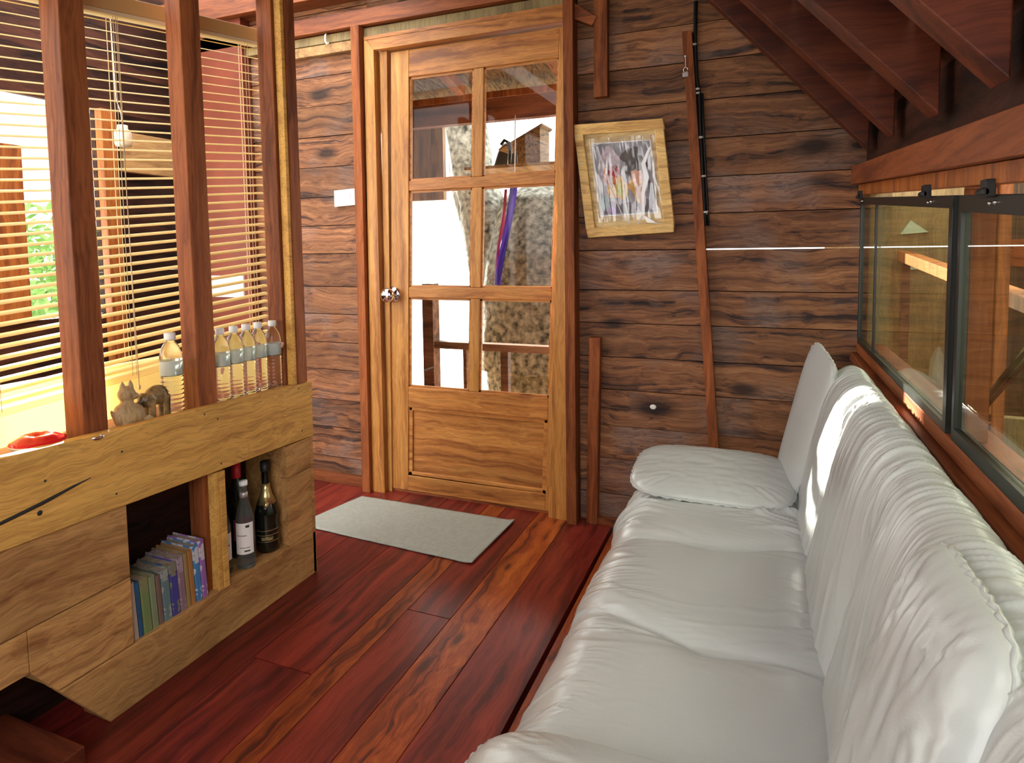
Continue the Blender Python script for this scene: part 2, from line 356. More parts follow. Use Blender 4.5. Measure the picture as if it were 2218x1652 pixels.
# ------------------------------------------------------------------ door
D=empty('door_1',(-1.2,2.47,0)); D['kind']='structure'
def dxm(u,z):
    k=1-z/1.96
    return (-1.578-.058*k)*(1-u)+(-.757-.082*k)*u
def dbox(mb,u0,u1,y0,y1,z0,z1,pv=None):
    mb.hexa([(dxm(u0,z0),y0,z0),(dxm(u1,z0),y0,z0),(dxm(u1,z0),y1,z0),(dxm(u0,z0),y1,z0),
             (dxm(u0,z1),y0,z1),(dxm(u1,z1),y0,z1),(dxm(u1,z1),y1,z1),(dxm(u0,z1),y1,z1)],pv)
yd0,yd1=2.495,2.533
mb=MB(); dbox(mb,0,.115,yd0,yd1,.012,2.045,.3); lf=build('left_stile',mb,'teak',D,.003)
mb=MB(); dbox(mb,.975,1.0,yd0,yd1,.012,2.045,.6); build('right_stile',mb,'teak',D,.002)
mb=MB()
dbox(mb,.115,.975,yd0,yd1,1.925,2.045,.5); dbox(mb,.115,.975,yd0,yd1,.415,.51,.7); dbox(mb,.115,.975,yd0,yd1,.012,.085,.2)
build('rail',mb,'teakx',D,.003)
mb=MB(); dbox(mb,.115,.975,yd0+.002,yd1,1.417,1.463,.5); build('cross_bar',mb,'teakx',D,.004)
mb=MB(); dbox(mb,.115,.975,yd0+.002,yd1,.928,.978,.5); build('cross_bar',mb,'teakx',D,.004)
for z0,z1 in ((1.463,1.925),(.978,1.417),(.51,.928)):
    mb=MB(); dbox(mb,.505,.565,yd0+.002,yd1,z0,z1,random.random()); build('upright_bar',mb,'teak',D,.004)
# glazing beads + panes
for z0,z1 in ((1.463,1.925),(.978,1.417),(.51,.928)):
    for u0,u1 in ((.115,.505),(.565,.975)):
        mb=MB(); dbox(mb,u0+.001,u1-.001,2.514,2.517,z0+.001,z1-.001); p=build('pane',mb,'glass',D)
        mb=MB(); w=.010
        for a,b,c,d in ((u0,u0+w,z0,z1),(u1-w,u1,z0,z1),(u0,u1,z0,z0+.009),(u0,u1,z1-.009,z1)):
            dbox(mb,a,b,2.504,2.513,c,d,.6)
        build('glazing_bead',mb,'teakx',D,.0015)
# lower panel with raised moulding
mb=MB(); dbox(mb,.115,.975,2.512,2.524,.085,.415,.4); pn=build('lower_panel',mb,'teakx',D)
mb=MB()
for a,b,c,d in ((.115,.14,.085,.415),(.95,.975,.085,.415),(.115,.975,.085,.105),(.115,.975,.395,.415)):
    dbox(mb,a,b,2.502,2.513,c,d,.7)
build('moulding',mb,'teakx',pn,.004,local=True)
# knob
kc=Vector((-1.592,0,.943)); mb=MB()
R=Matrix.Rotation(PI/2,4,'X')
mb.lathe([(.0,.0),(.037,.0),(.038,.004),(.030,.010),(.015,.013),(.014,.030),(.022,.034),(.031,.045),(.034,.056),(.030,.068),(.018,.075),(.001,.076)],(kc.x,yd0,kc.z),32,M4=R)
build('door_knob',mb,'chrome',D,label='chrome door knob')
mb=MB(); mb.box(-1.607,-1.577,yd0-.0012,yd0,1.055,1.06); 
# casing
mb=MB()
mb.hexa([(-1.715,2.455,0),(-1.648,2.455,0),(-1.648,2.50,0),(-1.715,2.50,0),(-1.69,2.455,2.115),(-1.640,2.455,2.05),(-1.640,2.50,2.05),(-1.69,2.50,2.115)],.2)
mb.hexa([(-1.646,2.485,0),(-1.627,2.485,0),(-1.627,2.56,0),(-1.646,2.56,0),(-1.628,2.485,2.05),(-1.59,2.485,2.05),(-1.59,2.56,2.05),(-1.628,2.56,2.05)],.1)
mb.hexa([(-1.69,2.455,2.115),(-1.64,2.455,2.05),(-1.64,2.50,2.05),(-1.69,2.50,2.115),(-1.69,2.455,2.116),(-1.64,2.455,2.052),(-1.64,2.5,2.052),(-1.69,2.5,2.116)],.2)
mb.hexa([(-.832,2.462,0),(-.742,2.462,0),(-.742,2.56,0),(-.832,2.56,0),(-.752,2.462,2.05),(-.735,2.462,2.05),(-.735,2.56,2.05),(-.752,2.56,2.05)],.4)
build('jamb',mb,'teak',D,.002)
mb=MB()
mb.hexa([(-1.64,2.455,2.052),(-.735,2.455,2.052),(-.735,2.56,2.052),(-1.64,2.56,2.052),(-1.69,2.455,2.117),(-.735,2.455,2.117),(-.735,2.56,2.117),(-1.69,2.56,2.117)],.6)
mb.box(-1.69,-.735,2.452,2.456,2.10,2.117,.6)
build('head_jamb',mb,'teakx',D,.002)
for nm,x0,x1,zt in (('left',-1.745,-1.700,2.165),('right',-.742,-.700,2.14)):
    mb=MB(); mb.hexa([(x0-.012 if nm=='left' else x0,2.43,0),(x1-.014 if nm=='left' else x1,2.43,0),(x1-.014 if nm=='left' else x1,2.4995,0),(x0-.012 if nm=='left' else x0,2.4995,0),(x0,2.43,zt),(x1,2.43,zt),(x1,2.4995,zt),(x0,2.4995,zt)])
    t=build('trim_%d'%(1 if nm=='left' else 2),mb,'post',None,.002); t['kind']='structure'
mb=MB(); mb.box(-1.70,-.70,2.50,2.62,-.04,.010); struct('trim_3',mb,'redx',.002)
mb=MB(); mb.box(-2.9,-.70,2.47,2.4995,2.122,2.160); t=struct('trim_4',mb,'olive',.001)

# ------------------------------------------------------------------ battens on back wall
def batten(name,pts,label,cat='batten',mat='post'):
    (x0a,x1a,z0),(x0b,x1b,z1)=pts; mb=MB()
    mb.hexa([(x0a,2.465,z0),(x1a,2.465,z0),(x1a,2.4995,z0),(x0a,2.4995,z0),(x0b,2.465,z1),(x1b,2.465,z1),(x1b,2.4995,z1),(x0b,2.4995,z1)])
    return tag(build(name,mb,mat,None,.0015),label,cat)
batten('tall_batten',((-.158,-.122,.05),(-.288,-.252,1.95)),'tall leaning red brown batten right of the framed picture','batten')
batten('short_batten',((-.668,-.622,.0),(-.650,-.604,.782)),'short upright red brown batten rising from the floor right of the door')
batten('hanging_batten',((-.627,-.571,1.742),(-.622,-.570,2.5)),'red brown batten coming down from the ceiling above the framed picture')
mb=MB(); mb.hexa([(-.735,2.46,2.07),(-.63,2.46,2.02),(-.63,2.4995,2.02),(-.735,2.4995,2.07),(-.735,2.46,2.14),(-.61,2.46,2.05),(-.61,2.4995,2.05),(-.735,2.4995,2.14)])
tag(build('corner_brace',mb,'redx',None,.002),'small slanted wooden brace at the upper right corner of the door','brace')

# conduit with clips
ct=empty('cable_conduit',(-.22,2.49,1.2),'black cable with white clips running down beside the tall batten','cable')
path=[(-.240,2.488,2.06),(-.242,2.488,1.93),(-.236,2.488,1.78),(-.226,2.488,1.72),(-.222,2.488,1.6),(-.212,2.488,1.42),(-.205,2.488,1.30),(-.200,2.488,1.225)]
mb=MB(); mb.tube(path,.0075,10); build('cable',mb,'blackm',ct)
mb=MB(); mb.tube([(p[0]+.012,2.488,p[2]) for p in path[3:]],.004,8); build('cable',mb,'blackm',ct)
for i,t in enumerate((1.90,1.735,1.72,1.555,1.41,1.275)):
    x=-.258+ (1.93-t)*.075; mb=MB(); mb.tube([(x-.013,2.483,t-.004),(x-.006,2.478,t),(x+.008,2.478,t+.002),(x+.018,2.484,t+.003)],.0045,8); build('clip',mb,'white',ct)
# small bell charm
bc=empty('hanging_charm',(-.272,2.455,1.80),'small silver charm hanging from a nail on the tall batten','charm')
mb=MB(); mb.tube([(-.274,2.460,1.855),(-.273,2.458,1.835),(-.272,2.457,1.815)],.0014,6); mb.sphere((-.274,2.462,1.857),.004,8,6); build('cord',mb,'white',bc)
mb=MB(); mb.tube([(-.272+.008*math.cos(a),2.457,1.806+.009*math.sin(a)) for a in [2*PI*i/14 for i in range(14)]],.002,6,closed=True); mb.box(-.283,-.262,2.454,2.459,1.780,1.797); build('pendant',mb,'chrome',bc)
# white card
cd=empty('wall_card',(-1.84,2.49,1.40),'small white card with a faint pink mark pinned left of the door','card')
mb=MB(); mb.hexa([(-1.905,2.485,1.360),(-1.768,2.485,1.366),(-1.768,2.499,1.366),(-1.905,2.499,1.360),(-1.905,2.485,1.437),(-1.768,2.485,1.443),(-1.768,2.499,1.443),(-1.905,2.499,1.437)]); build('card_sheet',mb,'paper',cd)
mb=MB(); mb.box(-1.835,-1.812,2.4835,2.485,1.418,1.421); mb.box(-1.815,-1.812,2.4835,2.485,1.395,1.418); build('print_mark',mb,'pink',cd)
# daylight through a knot hole, painted as a white spot
mb=MB(); mb.sphere((-.397,2.4985,.507),(.013,.003,.010),14,8); tag(build('knot_light_spot',mb,'white'),'tiny white plug painted as daylight through the dark knot of the back wall above the armrest','spot')

# ------------------------------------------------------------------ framed picture
c00=Vector((-.653,0,1.188)); c10=Vector((-.314,0,1.203)); c11=Vector((-.354,0,1.633)); c01=Vector((-.705,0,1.639))
pc=Vector((-.507,2.48,1.41))
def pf(u,v,d):  # d = distance out of the wall
    p=c00*(1-u)*(1-v)+c10*u*(1-v)+c11*u*v+c01*(1-u)*v
    return (p.x,2.492-d-.02*v,p.z)
def pbox(mb,u0,u1,v0,v1,d0,d1,pv=None):
    mb.hexa([pf(u0,v0,d1),pf(u1,v0,d1),pf(u1,v0,d0),pf(u0,v0,d0),pf(u0,v1,d1),pf(u1,v1,d1),pf(u1,v1,d0),pf(u0,v1,d0)],pv)
fr=empty('framed_picture',pc,'crooked framed picture of two people under clear plastic, in a pale wood frame','picture')
mb=MB(); a=.10; b=.085
pbox(mb,0,1,0,b,0,.028); pbox(mb,0,1,1-b,1,0,.028); pbox(mb,0,a,b,1-b,0,.028); pbox(mb,1-a,1,b,1-b,0,.028)
build('frame',mb,'frame',fr,.003)
mb=MB(); pbox(mb,a,1-a,b,1-b,.002,.014,.2); build('mount_board',mb,wood('pale_mount',(.90,.70,.36),(.82,.60,.28),(.6,.4,.16),'X',cross=30,along=2.5,streak=.12,var=.05,warp=.3,bump=.05),fr)
mb=MB(); 
for q in ((.17,.19,.19,.82),(.83,.845,.19,.82),(.17,.845,.18,.19),(.17,.845,.82,.83)): pbox(mb,q[0],q[1],q[2],q[3],.0155,.017)
build('photo_border',mb,'paper',fr)
def blob(mb,cu,cv,ru,rv,d,n=18,seed=0,jag=.12):
    vs=[pf(cu,cv,d)]
    for i in range(n):
        t=2*PI*i/n; k=1+jag*math.sin(seed+3*t)+jag*.6*math.sin(seed*2+5*t)
        vs.append(pf(cu+ru*k*math.cos(t),cv+rv*k*math.sin(t),d))
    mb.add(vs,[(0,1+(i+1)%n,1+i) for i in range(n)],.5)
def pic(col,items,d,name='print_shape',par=None,jag=.12):
    m_=plain('ink_%d'%len(bpy.data.materials),col,.5,var=.35,vscale=60)
    for it in items:
        mb=MB(); blob(mb,*it,d=d,seed=it[0]*9,jag=jag); build(name,mb,m_,par)
mb=MB(); pbox(mb,.19,.83,.19,.82,.014,.0155); ph=build('photo',mb,plain('photo_backdrop',(.34,.32,.38),.5,var=.5,vscale=14),fr)
pic((.62,.50,.58),[(.36,.66,.12,.12),(.30,.55,.06,.10)],.0160,'print_shape',ph)
pic((.13,.10,.15),[(.33,.25,.13,.055),(.70,.26,.10,.06),(.50,.24,.12,.05),(.785,.36,.02,.13)],.0161,'print_shape',ph)
pic((.06,.16,.17),[(.24,.30,.05,.07)],.0163,'print_shape',ph)
pic((.35,.12,.55),[(.33,.23,.035,.035)],.0164,'print_shape',ph)
pic((.78,.42,.06),[(.42,.42,.12,.10),(.63,.43,.09,.07),(.66,.33,.06,.05)],.0165,'print_shape',ph)
pic((.55,.55,.10),[(.44,.41,.04,.07)],.0167,'print_shape',ph)
pic((.50,.16,.07),[(.68,.36,.05,.11),(.35,.50,.06,.05)],.0168,'print_shape',ph)
pic((.85,.42,.28),[(.64,.51,.07,.07),(.30,.55,.03,.06)],.0170,'print_shape',ph)
pic((.05,.035,.025),[(.60,.68,.09,.10),(.68,.64,.05,.07),(.56,.58,.03,.09),(.76,.60,.025,.05)],.0172,'print_shape',ph,jag=.25)
pic((.42,.012,.04),[(.38,.56,.055,.045),(.33,.54,.03,.04),(.43,.58,.03,.035)],.0174,'print_shape',ph,jag=.3)
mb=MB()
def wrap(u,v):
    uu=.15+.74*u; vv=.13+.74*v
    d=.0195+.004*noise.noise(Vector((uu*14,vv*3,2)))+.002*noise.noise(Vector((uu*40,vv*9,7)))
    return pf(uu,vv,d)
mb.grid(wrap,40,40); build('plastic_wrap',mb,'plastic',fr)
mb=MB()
def glare_crease(pts,w):
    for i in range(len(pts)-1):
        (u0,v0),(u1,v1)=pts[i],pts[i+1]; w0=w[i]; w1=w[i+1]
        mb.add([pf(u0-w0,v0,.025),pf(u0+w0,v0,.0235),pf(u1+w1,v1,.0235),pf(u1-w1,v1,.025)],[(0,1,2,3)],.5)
glare_crease([(.83,.76),(.74,.62),(.76,.50),(.70,.36),(.68,.17),(.60,.09)],[.012,.022,.028,.02,.016,.006])
glare_crease([(.68,.17),(.76,.10),(.87,.085)],[.01,.045,.008])
glare_crease([(.86,.66),(.84,.50),(.88,.36)],[.008,.014,.006]); glare_crease([(.35,.72),(.31,.55),(.37,.36),(.46,.12)],[.004,.013,.008,.006])
glare_crease([(.24,.80),(.27,.68),(.33,.60)],[.012,.008,.004]); glare_crease([(.50,.45),(.49,.25),(.50,.10)],[.003,.012,.005])
glare_crease([(.63,.42),(.60,.25),(.58,.12)],[.003,.008,.006]); glare_crease([(.42,.82),(.40,.70),(.47,.58)],[.003,.004,.007])
glare_crease([(.18,.80),(.40,.84),(.75,.83),(.80,.78)],[.02,.006,.006,.012])
build('plastic_glare_crease',mb,'glare_crease',fr)  # white ribbons painted as glare along the folds of the wrap

# ------------------------------------------------------------------ right wall
xR=.308
def tl(y,z0,k): return z0+k*y     # slightly sagging lines
mb=MB()
for a,b in ((0,.25),(.253,.50),(.503,.735)): mb.box(xR+.01,xR+.05,-.9,2.5,a,b)
wr=struct('wall_right',mb,'darkw')
mb=MB(); mb.box(xR-.012,xR+.09,-.9,2.4995,.737,.765,.4); mb.box(xR+.008,xR+.09,-.9,2.4995,.767,.800,.8)
struct('trim_5',mb,'redy',.003)
# top beam (inside) and the lighter lintel over the windows
def ybeam(mb,x0,x1,y0,y1,zb,zt,pv=None):
    mb.hexa([(x0,y0,zb(y0)),(x1,y0,zb(y0)),(x1,y1,zb(y1)),(x0,y1,zb(y1)),(x0,y0,zt(y0)),(x1,y0,zt(y0)),(x1,y1,zt(y1)),(x0,y1,zt(y1))],pv)
bB=lambda y:1.192+.066*y; bT=lambda y:1.252+.067*y
mb=MB(); ybeam(mb,xR-.02,xR+.05,-.9,2.4995,bB,bT,.6); tag(build('wall_plate_beam',mb,'redy',None,.002),'red brown beam along the right wall above the windows','beam')
mb=MB(); ybeam(mb,xR+.004,xR+.06,-.9,2.4995,lambda y:1.165+.062*y,lambda y:bB(y)-.001,.9); struct('trim_6',mb,'orange',.001)
# windows : awning panels with black frames
def window(n,y0,y1,bar=None):
    W=empty('window_%d'%n,(xR+.03,(y0+y1)/2,.8)); W['kind']='structure'
    zt=lambda y:1.145+.066*y; zb=lambda y:.803
    x0,x1=xR+.006,xR+.022; t=.022 if n==1 else .028
    mb=MB(); ybeam(mb,x0,x1,y0,y1,lambda y:zt(y)-t,zt); ybeam(mb,x0,x1,y0,y1,zb,lambda y:zb(y)+t*.8)
    ybeam(mb,x0,x1,y0,y0+t,lambda y:zb(y)+t*.8,lambda y:zt(y)-t); ybeam(mb,x0,x1,y1-t*.5,y1,lambda y:zb(y)+t*.8,lambda y:zt(y)-t)
    build('window_frame',mb,'black',W,.001)
    mb=MB(); ybeam(mb,x0+.006,x0+.010,y0+t,y1-t*.5,lambda y:zb(y)+t*.8,lambda y:zt(y)-t); build('pane',mb,'glassw',W)
    if bar:
        mb=MB(); ybeam(mb,x0-.002,x0+.004,bar-.006,bar+.006,lambda y:zb(y)+t*.8,lambda y:zt(y)-t); build('glazing_bar',mb,'black',W)
    for yy in ([(y0+.10)] if n==2 else [y0+.16,y1-.05]):
        if n==2: yy=1.115
        mb=MB(); z=zt(yy); mb.box(xR-.008,xR+.005,yy-.013,yy+.013,z-.004,z+.022); mb.tube([(xR-.008,yy-.013,z+.004),(xR-.008,yy+.013,z+.004)],.006,10)
        h=build('hinge',mb,'blackm',W,.001)
        for q in (-.012,.012):
            mb=MB(); mb.sphere((xR+.005,yy+q,z-.012),.0032,8,6); build('screw',mb,'chrome',h,local=True)
window(1,1.328,2.46,2.13); window(2,.2,1.290)
mb=MB(); ybeam(mb,xR+.023,xR+.06,1.288,1.332,lambda y:.801,lambda y:1.160+.062*y,.3); struct('trim_7',mb,'post',.002)

# ------------------------------------------------------------------ sloped roof (right pitch) + rafters
S=1.10
def rz(x,y): return bT(y)+.055+S*(.30-x)      # underside of rafters
def slopebox(mb,xa,xb,y0,y1,lo,hi,pv=None):
    f=lambda x,y,d:(x,y,rz(x,y)+d)
    mb.hexa([f(xb,y0,lo),f(xa,y0,lo),f(xa,y1,lo),f(xb,y1,lo),f(xb,y0,hi),f(xa,y0,hi),f(xa,y1,hi),f(xb,y1,hi)],pv)
labs=['dark red brown rafter against the back wall','dark red brown rafter, second from the back wall','broad dark rafter, third from the back wall','dark rafter nearest the camera, at the upper right corner']
for i,(y0,y1) in enumerate(((2.27,2.34),(1.86,1.93),(1.42,1.50),(1.05,1.13))):
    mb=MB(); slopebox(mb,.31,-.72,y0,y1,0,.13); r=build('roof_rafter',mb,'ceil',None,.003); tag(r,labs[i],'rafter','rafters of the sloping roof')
for i,(y0,y1,xa) in enumerate(((2.345,2.385,.02),(1.935,1.975,.07))):
    mb=MB(); slopebox(mb,.30,xa,y0,y1,.03,.125); 
    tag(build('rafter_cleat',mb,'redx',None,.002),['short block fixed beside the rafter nearest the back wall','short lighter block fixed beside the second rafter from the back wall'][i],'block','blocks beside the rafters')
mb=MB(); x=.45; k=0
while x>-.75:
    slopebox(mb,x,x-.185,(.10 if x>-.40 else -.9),2.55,.132+(k%2)*.006,.155+(k%2)*.006); x-=.19; k+=1
# left pitch
for i in range(3):
    xa=-.76-.26*i; xb=xa-.255; za=rz(-.75,1)+.13-.35*.26*i; zb=za-.35*.255
    mb.hexa([(xb,-.9,zb),(xa,-.9,za),(xa,2.55,za),(xb,2.55,zb),(xb,-.9,zb+.025),(xa,-.9,za+.025),(xa,2.55,za+.025),(xb,2.55,zb+.025)])
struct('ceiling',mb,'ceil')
mb=MB(); ybeam(mb,.335,.36,-.9,2.4995,lambda y:bT(y)-.01,lambda y:bT(y)+.16,.5); struct('trim_8',mb,'darkw')

# ------------------------------------------------------------------ low shelf wall on the left
xf=-1.47
SH=empty('low_shelf_wall',(-1.55,1.2,0),'low wooden shelf wall with two open niches on the left','shelf')
zt_=lambda y:.692+.036*(1.755-y); zb_=lambda y:.498+.034*(1.755-y)
mb=MB(); ybeam(mb,xf-.03,xf,.1,1.757,zb_,zt_,.5); build('top_front_board',mb,'shelf',SH,.002,label='broad golden front board')
# crack in the board
mb=MB(); pts=[(.70,.585),(.78,.592),(.86,.603),(.93,.616),(.97,.622)]; 
mb.tube([(xf+.0002,y,z) for y,z in pts],[.0025,.004,.0045,.003,.0008],6); mb.sphere((xf,.855,.583),(.002,.006,.006),8,6); build('crack',mb,'print',SH)
mb=MB(); ybeam(mb,xf-.035,xf-.006,.1,1.058,lambda y:.335,lambda y:zb_(y)-.002,.2)
mb.hexa([(xf-.035,.818,.236),(xf-.006,.818,.236),(xf-.006,1.058,.236),(xf-.035,1.058,.236),(xf-.035,.818,.332),(xf-.006,.818,.332),(xf-.006,1.058,.332),(xf-.035,1.058,.332)],.8)
mb.box(xf-.035,xf-.006,.1,.817,.236,.332,.8)
mb.hexa([(xf-.035,.872,.158),(xf-.006,.872,.158),(xf-.006,1.058,.158),(xf-.035,1.058,.158),(xf-.035,.818,.2355),(xf-.006,.818,.2355),(xf-.006,1.058,.2355),(xf-.035,1.058,.2355)],.8)
mb.hexa([(xf-.035,.985,0),(xf-.004,.985,0),(xf-.004,1.755,0),(xf-.035,1.755,0),(xf-.035,.874,.155),(xf-.004,.874,.155),(xf-.004,1.755,.150),(xf-.035,1.755,.150)],.4)
mb.box(xf-.035,xf-.005,1.625,1.755,.152,.385,.6); mb.box(xf-.035,xf-.005,1.625,1.755,.387,.495,.3)
build('front_board',mb,'shelf2',SH,.002)
mb=MB()
for (ny,nz_) in ((1.03,.56),(1.05,.66),(1.345,.665),(1.35,.53),(1.69,.68),(1.70,.53),(1.30,.69),(.87,.65)):
    mb=MB(); mb.sphere((xf+.0003,ny,nz_),(.0008,.0028,.0028),8,6); build('nail_head',mb,'print',SH)
mb=MB(); mb.box(xf-.20,xf-.03,.1,1.757,.672,.694,.5); build('top_board',mb,'redy',SH,.001)
mb=MB(); mb.box(xf-.21,xf-.036,.90,1.755,.13,.152,.4); build('shelf_board',mb,'shelf2',SH)
mb=MB(); mb.box(xf-.21,xf-.19,.1,1.755,.0,.30,.1); mb.box(xf-.21,xf-.19,.1,1.755,.305,.671,.1); build('back_panel',mb,'darkw',SH)
mb=MB(); mb.box(xf-.19,xf-.036,1.045,1.06,.153,.671,.5); mb.box(xf-.19,xf-.036,1.628,1.645,.153,.671,.5); build('side_panel',mb,'shelf2',SH)
mb=MB(); mb.box(xf-.05,xf-.002,1.345,1.364,.152,.506,.4); mb.box(xf-.045,xf-.006,1.329,1.344,.152,.506,.9); build('divider',mb,'shelf',SH,.001)
mb=MB(); mb.box(xf-.21,xf-.004,1.7405,1.7555,0,.671,.5); build('end_panel',mb,'shelf2',SH)

# step in the near corner
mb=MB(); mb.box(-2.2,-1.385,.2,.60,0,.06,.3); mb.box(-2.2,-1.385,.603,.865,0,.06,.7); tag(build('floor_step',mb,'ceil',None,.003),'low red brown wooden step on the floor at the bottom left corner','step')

# posts
def post(label,x0,x1,y0,y1,zt,z0=0,gold=False):
    mb=MB(); mb.box(x0,x1,y0,y1,z0,zt); o=build('wooden_post',mb,'post',None,.003); return tag(o,label,'post')
post('nearest dark red brown post, left of the three in the shelf wall',-1.575,-1.506,.985,1.045,1.984)
post('middle red brown post of the shelf wall, behind the first water bottle',-1.562,-1.503,1.312,1.378,1.984)
p3=empty('corner_post',(-1.51,1.71,0),'broad red brown corner post at the far end of the shelf wall','post')
mb=MB(); mb.box(-1.568,-1.505,1.665,1.739,0,2.45,.2); build('shaft',mb,'post',p3,.003)
mb=MB(); mb.box(-1.5035,-1.476,1.676,1.691,.695,2.45,.8); build('edge_strip',mb,'shelf',p3,.001,label='narrow golden strip')
mb=MB(); mb.box(-1.5035,-1.473,1.693,1.739,.695,2.45,.6); build('edge_board',mb,'post',p3,.001)
# little clay pegs on posts
for (x,y,z,l) in ((-1.498,1.40,.80,'tiny pinkish peg on the middle post beside the water bottles'),(-1.498,1.655,.84,'tiny pinkish peg on the corner post above the last water bottle')):
    mb=MB(); mb.sphere((x+.002,y-.005,z),(.006,.005,.006),10,8); mb.sphere((x,y-.005,z-.008),(.004,.004,.007),8,6); 
    tag(build('wall_peg',mb,plain('peg_pink_%d'%len(bpy.data.materials),(.75,.38,.3),.4)),l,'peg')

mb=MB(); mb.box(-1.60,-1.50,.1,1.66,1.985,2.25); tag(build('sun_block_plate',mb,'redy',None,.002),'added sun-blocking beam resting on the shelf wall posts, above the blind','beam')  # unseen beam, added to keep sun from entering above the blind
# ------------------------------------------------------------------ blind
BL=empty('venetian_blind',(-1.625,1.0,1.9),'cream slatted venetian blind hanging behind the posts','blind')
xb=-1.625; ztop=lambda y:1.778+.140*(y-1.1); zbot=lambda y:.826+.067*(y-1.1)
ya,yb=.05,1.728
mb=MB(); ybeam(mb,xb-.022,xb+.022,ya,yb,lambda y:ztop(y)+.002,lambda y:ztop(y)+.044,.5); build('head_rail',mb,'blindrail',BL,.002)
mb=MB(); ybeam(mb,xb-.018,xb+.023,ya,yb,lambda y:ztop(y)-.010,lambda y:ztop(y)+.001,.5); build('head_channel',mb,'cord',BL,.001,label='pale lower lip of the rail')
mb=MB(); nS=37
for i in range(nS):
    f=(i+.9)/nS
    prof=[(-.0125,0),(-.006,.0014),(0,.0019),(.006,.0014),(.0125,0)]
    an=math.radians(15.5)
    vs=[]
    for y in (ya+.005,yb-.004):
        zc=ztop(y)*(1-f)+zbot(y)*f
        for dz in (0,-.0009):
            for (px,pz) in prof:
                xx=px*math.cos(an)+ (pz+dz)*math.sin(an); zz=-px*math.sin(an)+(pz+dz)*math.cos(an)
                vs.append((xb+xx,y,zc+zz))
    fs=[]
    for k in range(4): fs.append((k,k+1,10+k+1,10+k)); fs.append((5+k+1,5+k,15+k,15+k+1))
    fs+= [(0,10,15,5),(4,9,19,14),(0,5,6,1),(1,6,7,2),(2,7,8,3),(3,8,9,4)]
    fs+= [(10,11,16,15),(11,12,17,16),(12,13,18,17),(13,14,19,18)]
    mb.add(vs,fs,.5)
build('slats',mb,'slat',BL,w=False)
mb=MB(); ybeam(mb,xb-.014,xb+.014,ya,yb,lambda y:zbot(y)-.030,lambda y:zbot(y)-.012,.5); build('bottom_rail',mb,'slat',BL,.002)
mb=MB()
for yy in (.86,1.195,1.655):
    for dx in (-.0135,.0135):
        mb.tube([(xb+dx,yy,ztop(yy)),(xb+dx,yy,zbot(yy)-.02)],.0009,6)
        mb.tube([(xb+dx,yy+.012,ztop(yy)),(xb+dx,yy+.012,zbot(yy)-.02)],.0009,6)
mb.tube([(xb+.018,1.712,ztop(1.712)),(xb+.018,1.715,1.25)],.0022,8)
mb.tube([(xb+.016,1.20,ztop(1.2)),(xb+.016,1.21,.78)],.0012,6); mb.sphere((xb+.016,1.21,.778),(.004,.004,.008),8,6)
build('cords',mb,'cord',BL)

# ------------------------------------------------------------------ sofa
SF=empty('leather_sofa',(0,1.29,0),'pale grey leather sofa with wrinkled cushions against the right wall','sofa')
nz=lambda x,y,z=0: noise.noise(Vector((x,y,z)))
def fold(t,sharp=1.0):     # ridged folds
    return (1-abs(t))**2
Y0,Y1=.46,2.10
def seat(u,v):
    # u along length, v over the profile from back to front bottom
    y=.72+u*(2.02-.72)
    L=v
    # profile points
    pr=[(.150,.345),(.115,.372),(.03,.384),(-.10,.388),(-.22,.386),(-.31,.374),(-.36,.345),(-.378,.300),(-.378,.22),(-.370,.13),(-.36,.10)]
    t=L*(len(pr)-1); i=min(int(t),len(pr)-2); f=t-i
    # catmull-rom
    def cr(a,b,c,d,f): return .5*((2*b)+(-a+c)*f+(2*a-5*b+4*c-d)*f*f+(-a+3*b-3*c+d)*f**3)
    P=lambda k:pr[max(0,min(len(pr)-1,k))]
    x=cr(P(i-1)[0],P(i)[0],P(i+1)[0],P(i+2)[0],f); z=cr(P(i-1)[1],P(i)[1],P(i+1)[1],P(i+2)[1],f)
    top=max(0,min(1,(x+.40)/.06)) if L<.75 else .3
    d=0
    fr_=max(0,min(1,(-.16-x)/.18)); bk=max(0,min(1,(x-.0)/.12)); farend=max(0,min(1,(y-1.68)/.12))
    for ys,yl,yr in ((1.182,1.275,1.20),(1.606,1.640,1.675)):
        t_=x+.098
        yc=ys+((yl-ys)*min(1,(-t_)/.26)**.8 if t_<0 else (yr-ys)*min(1,t_/.2)**.9)
        sd=y-yc; dd=abs(sd)
        g=math.exp(-(t_/.12)**2)
        d-= .013*math.exp(-dd/.011)*(.55+.8*g)+.006*math.exp(-(dd/.04)**2)*(.5+g)
        # creases converging on the tuft point
        ang=math.atan2(sd,abs(t_)+.03); rad=math.hypot(sd,t_)
        env=math.exp(-((rad-.10)/.11)**2)*math.exp(-(dd/.06)**2)
        d+= .0045*env*(.35-abs(nz(ang*5+ys*9,(1 if t_>0 else 4)+rad*1.5,ys)))*2
    s1=nz(y*15+1.6*nz(x*4,y*3,1),x*3.2,3.1); s2=nz(y*34+2.2*nz(x*5,y*4,2),x*4.5,8.2)
    k1=(max(0,.15-abs(s1))/.15)**1.3; k2=(max(0,.15-abs(s2))/.15)**1.3
    m_=max(0,nz(y*3.5,x*3.5,6)+.12)
    d+= k1*.0075*(.12+.8*fr_+.8*farend+.35*bk)*(.15+m_*2.2)+k2*.0034*(.05+.9*fr_+farend+.3*bk)*(.2+m_*2)
    for a,b in ((.60,1.20),(1.20,1.63),(1.63,2.02)):
        if a<=y<b: d+= .012*math.sin(PI*(y-a)/(b-a))**.6
    nx=-1 if L>.6 else 0; k=max(0,min(1,(L-.5)/.2))
    return (x-d*k, y, z+d*(1-k)*1.0+.004*math.sin(L*8))
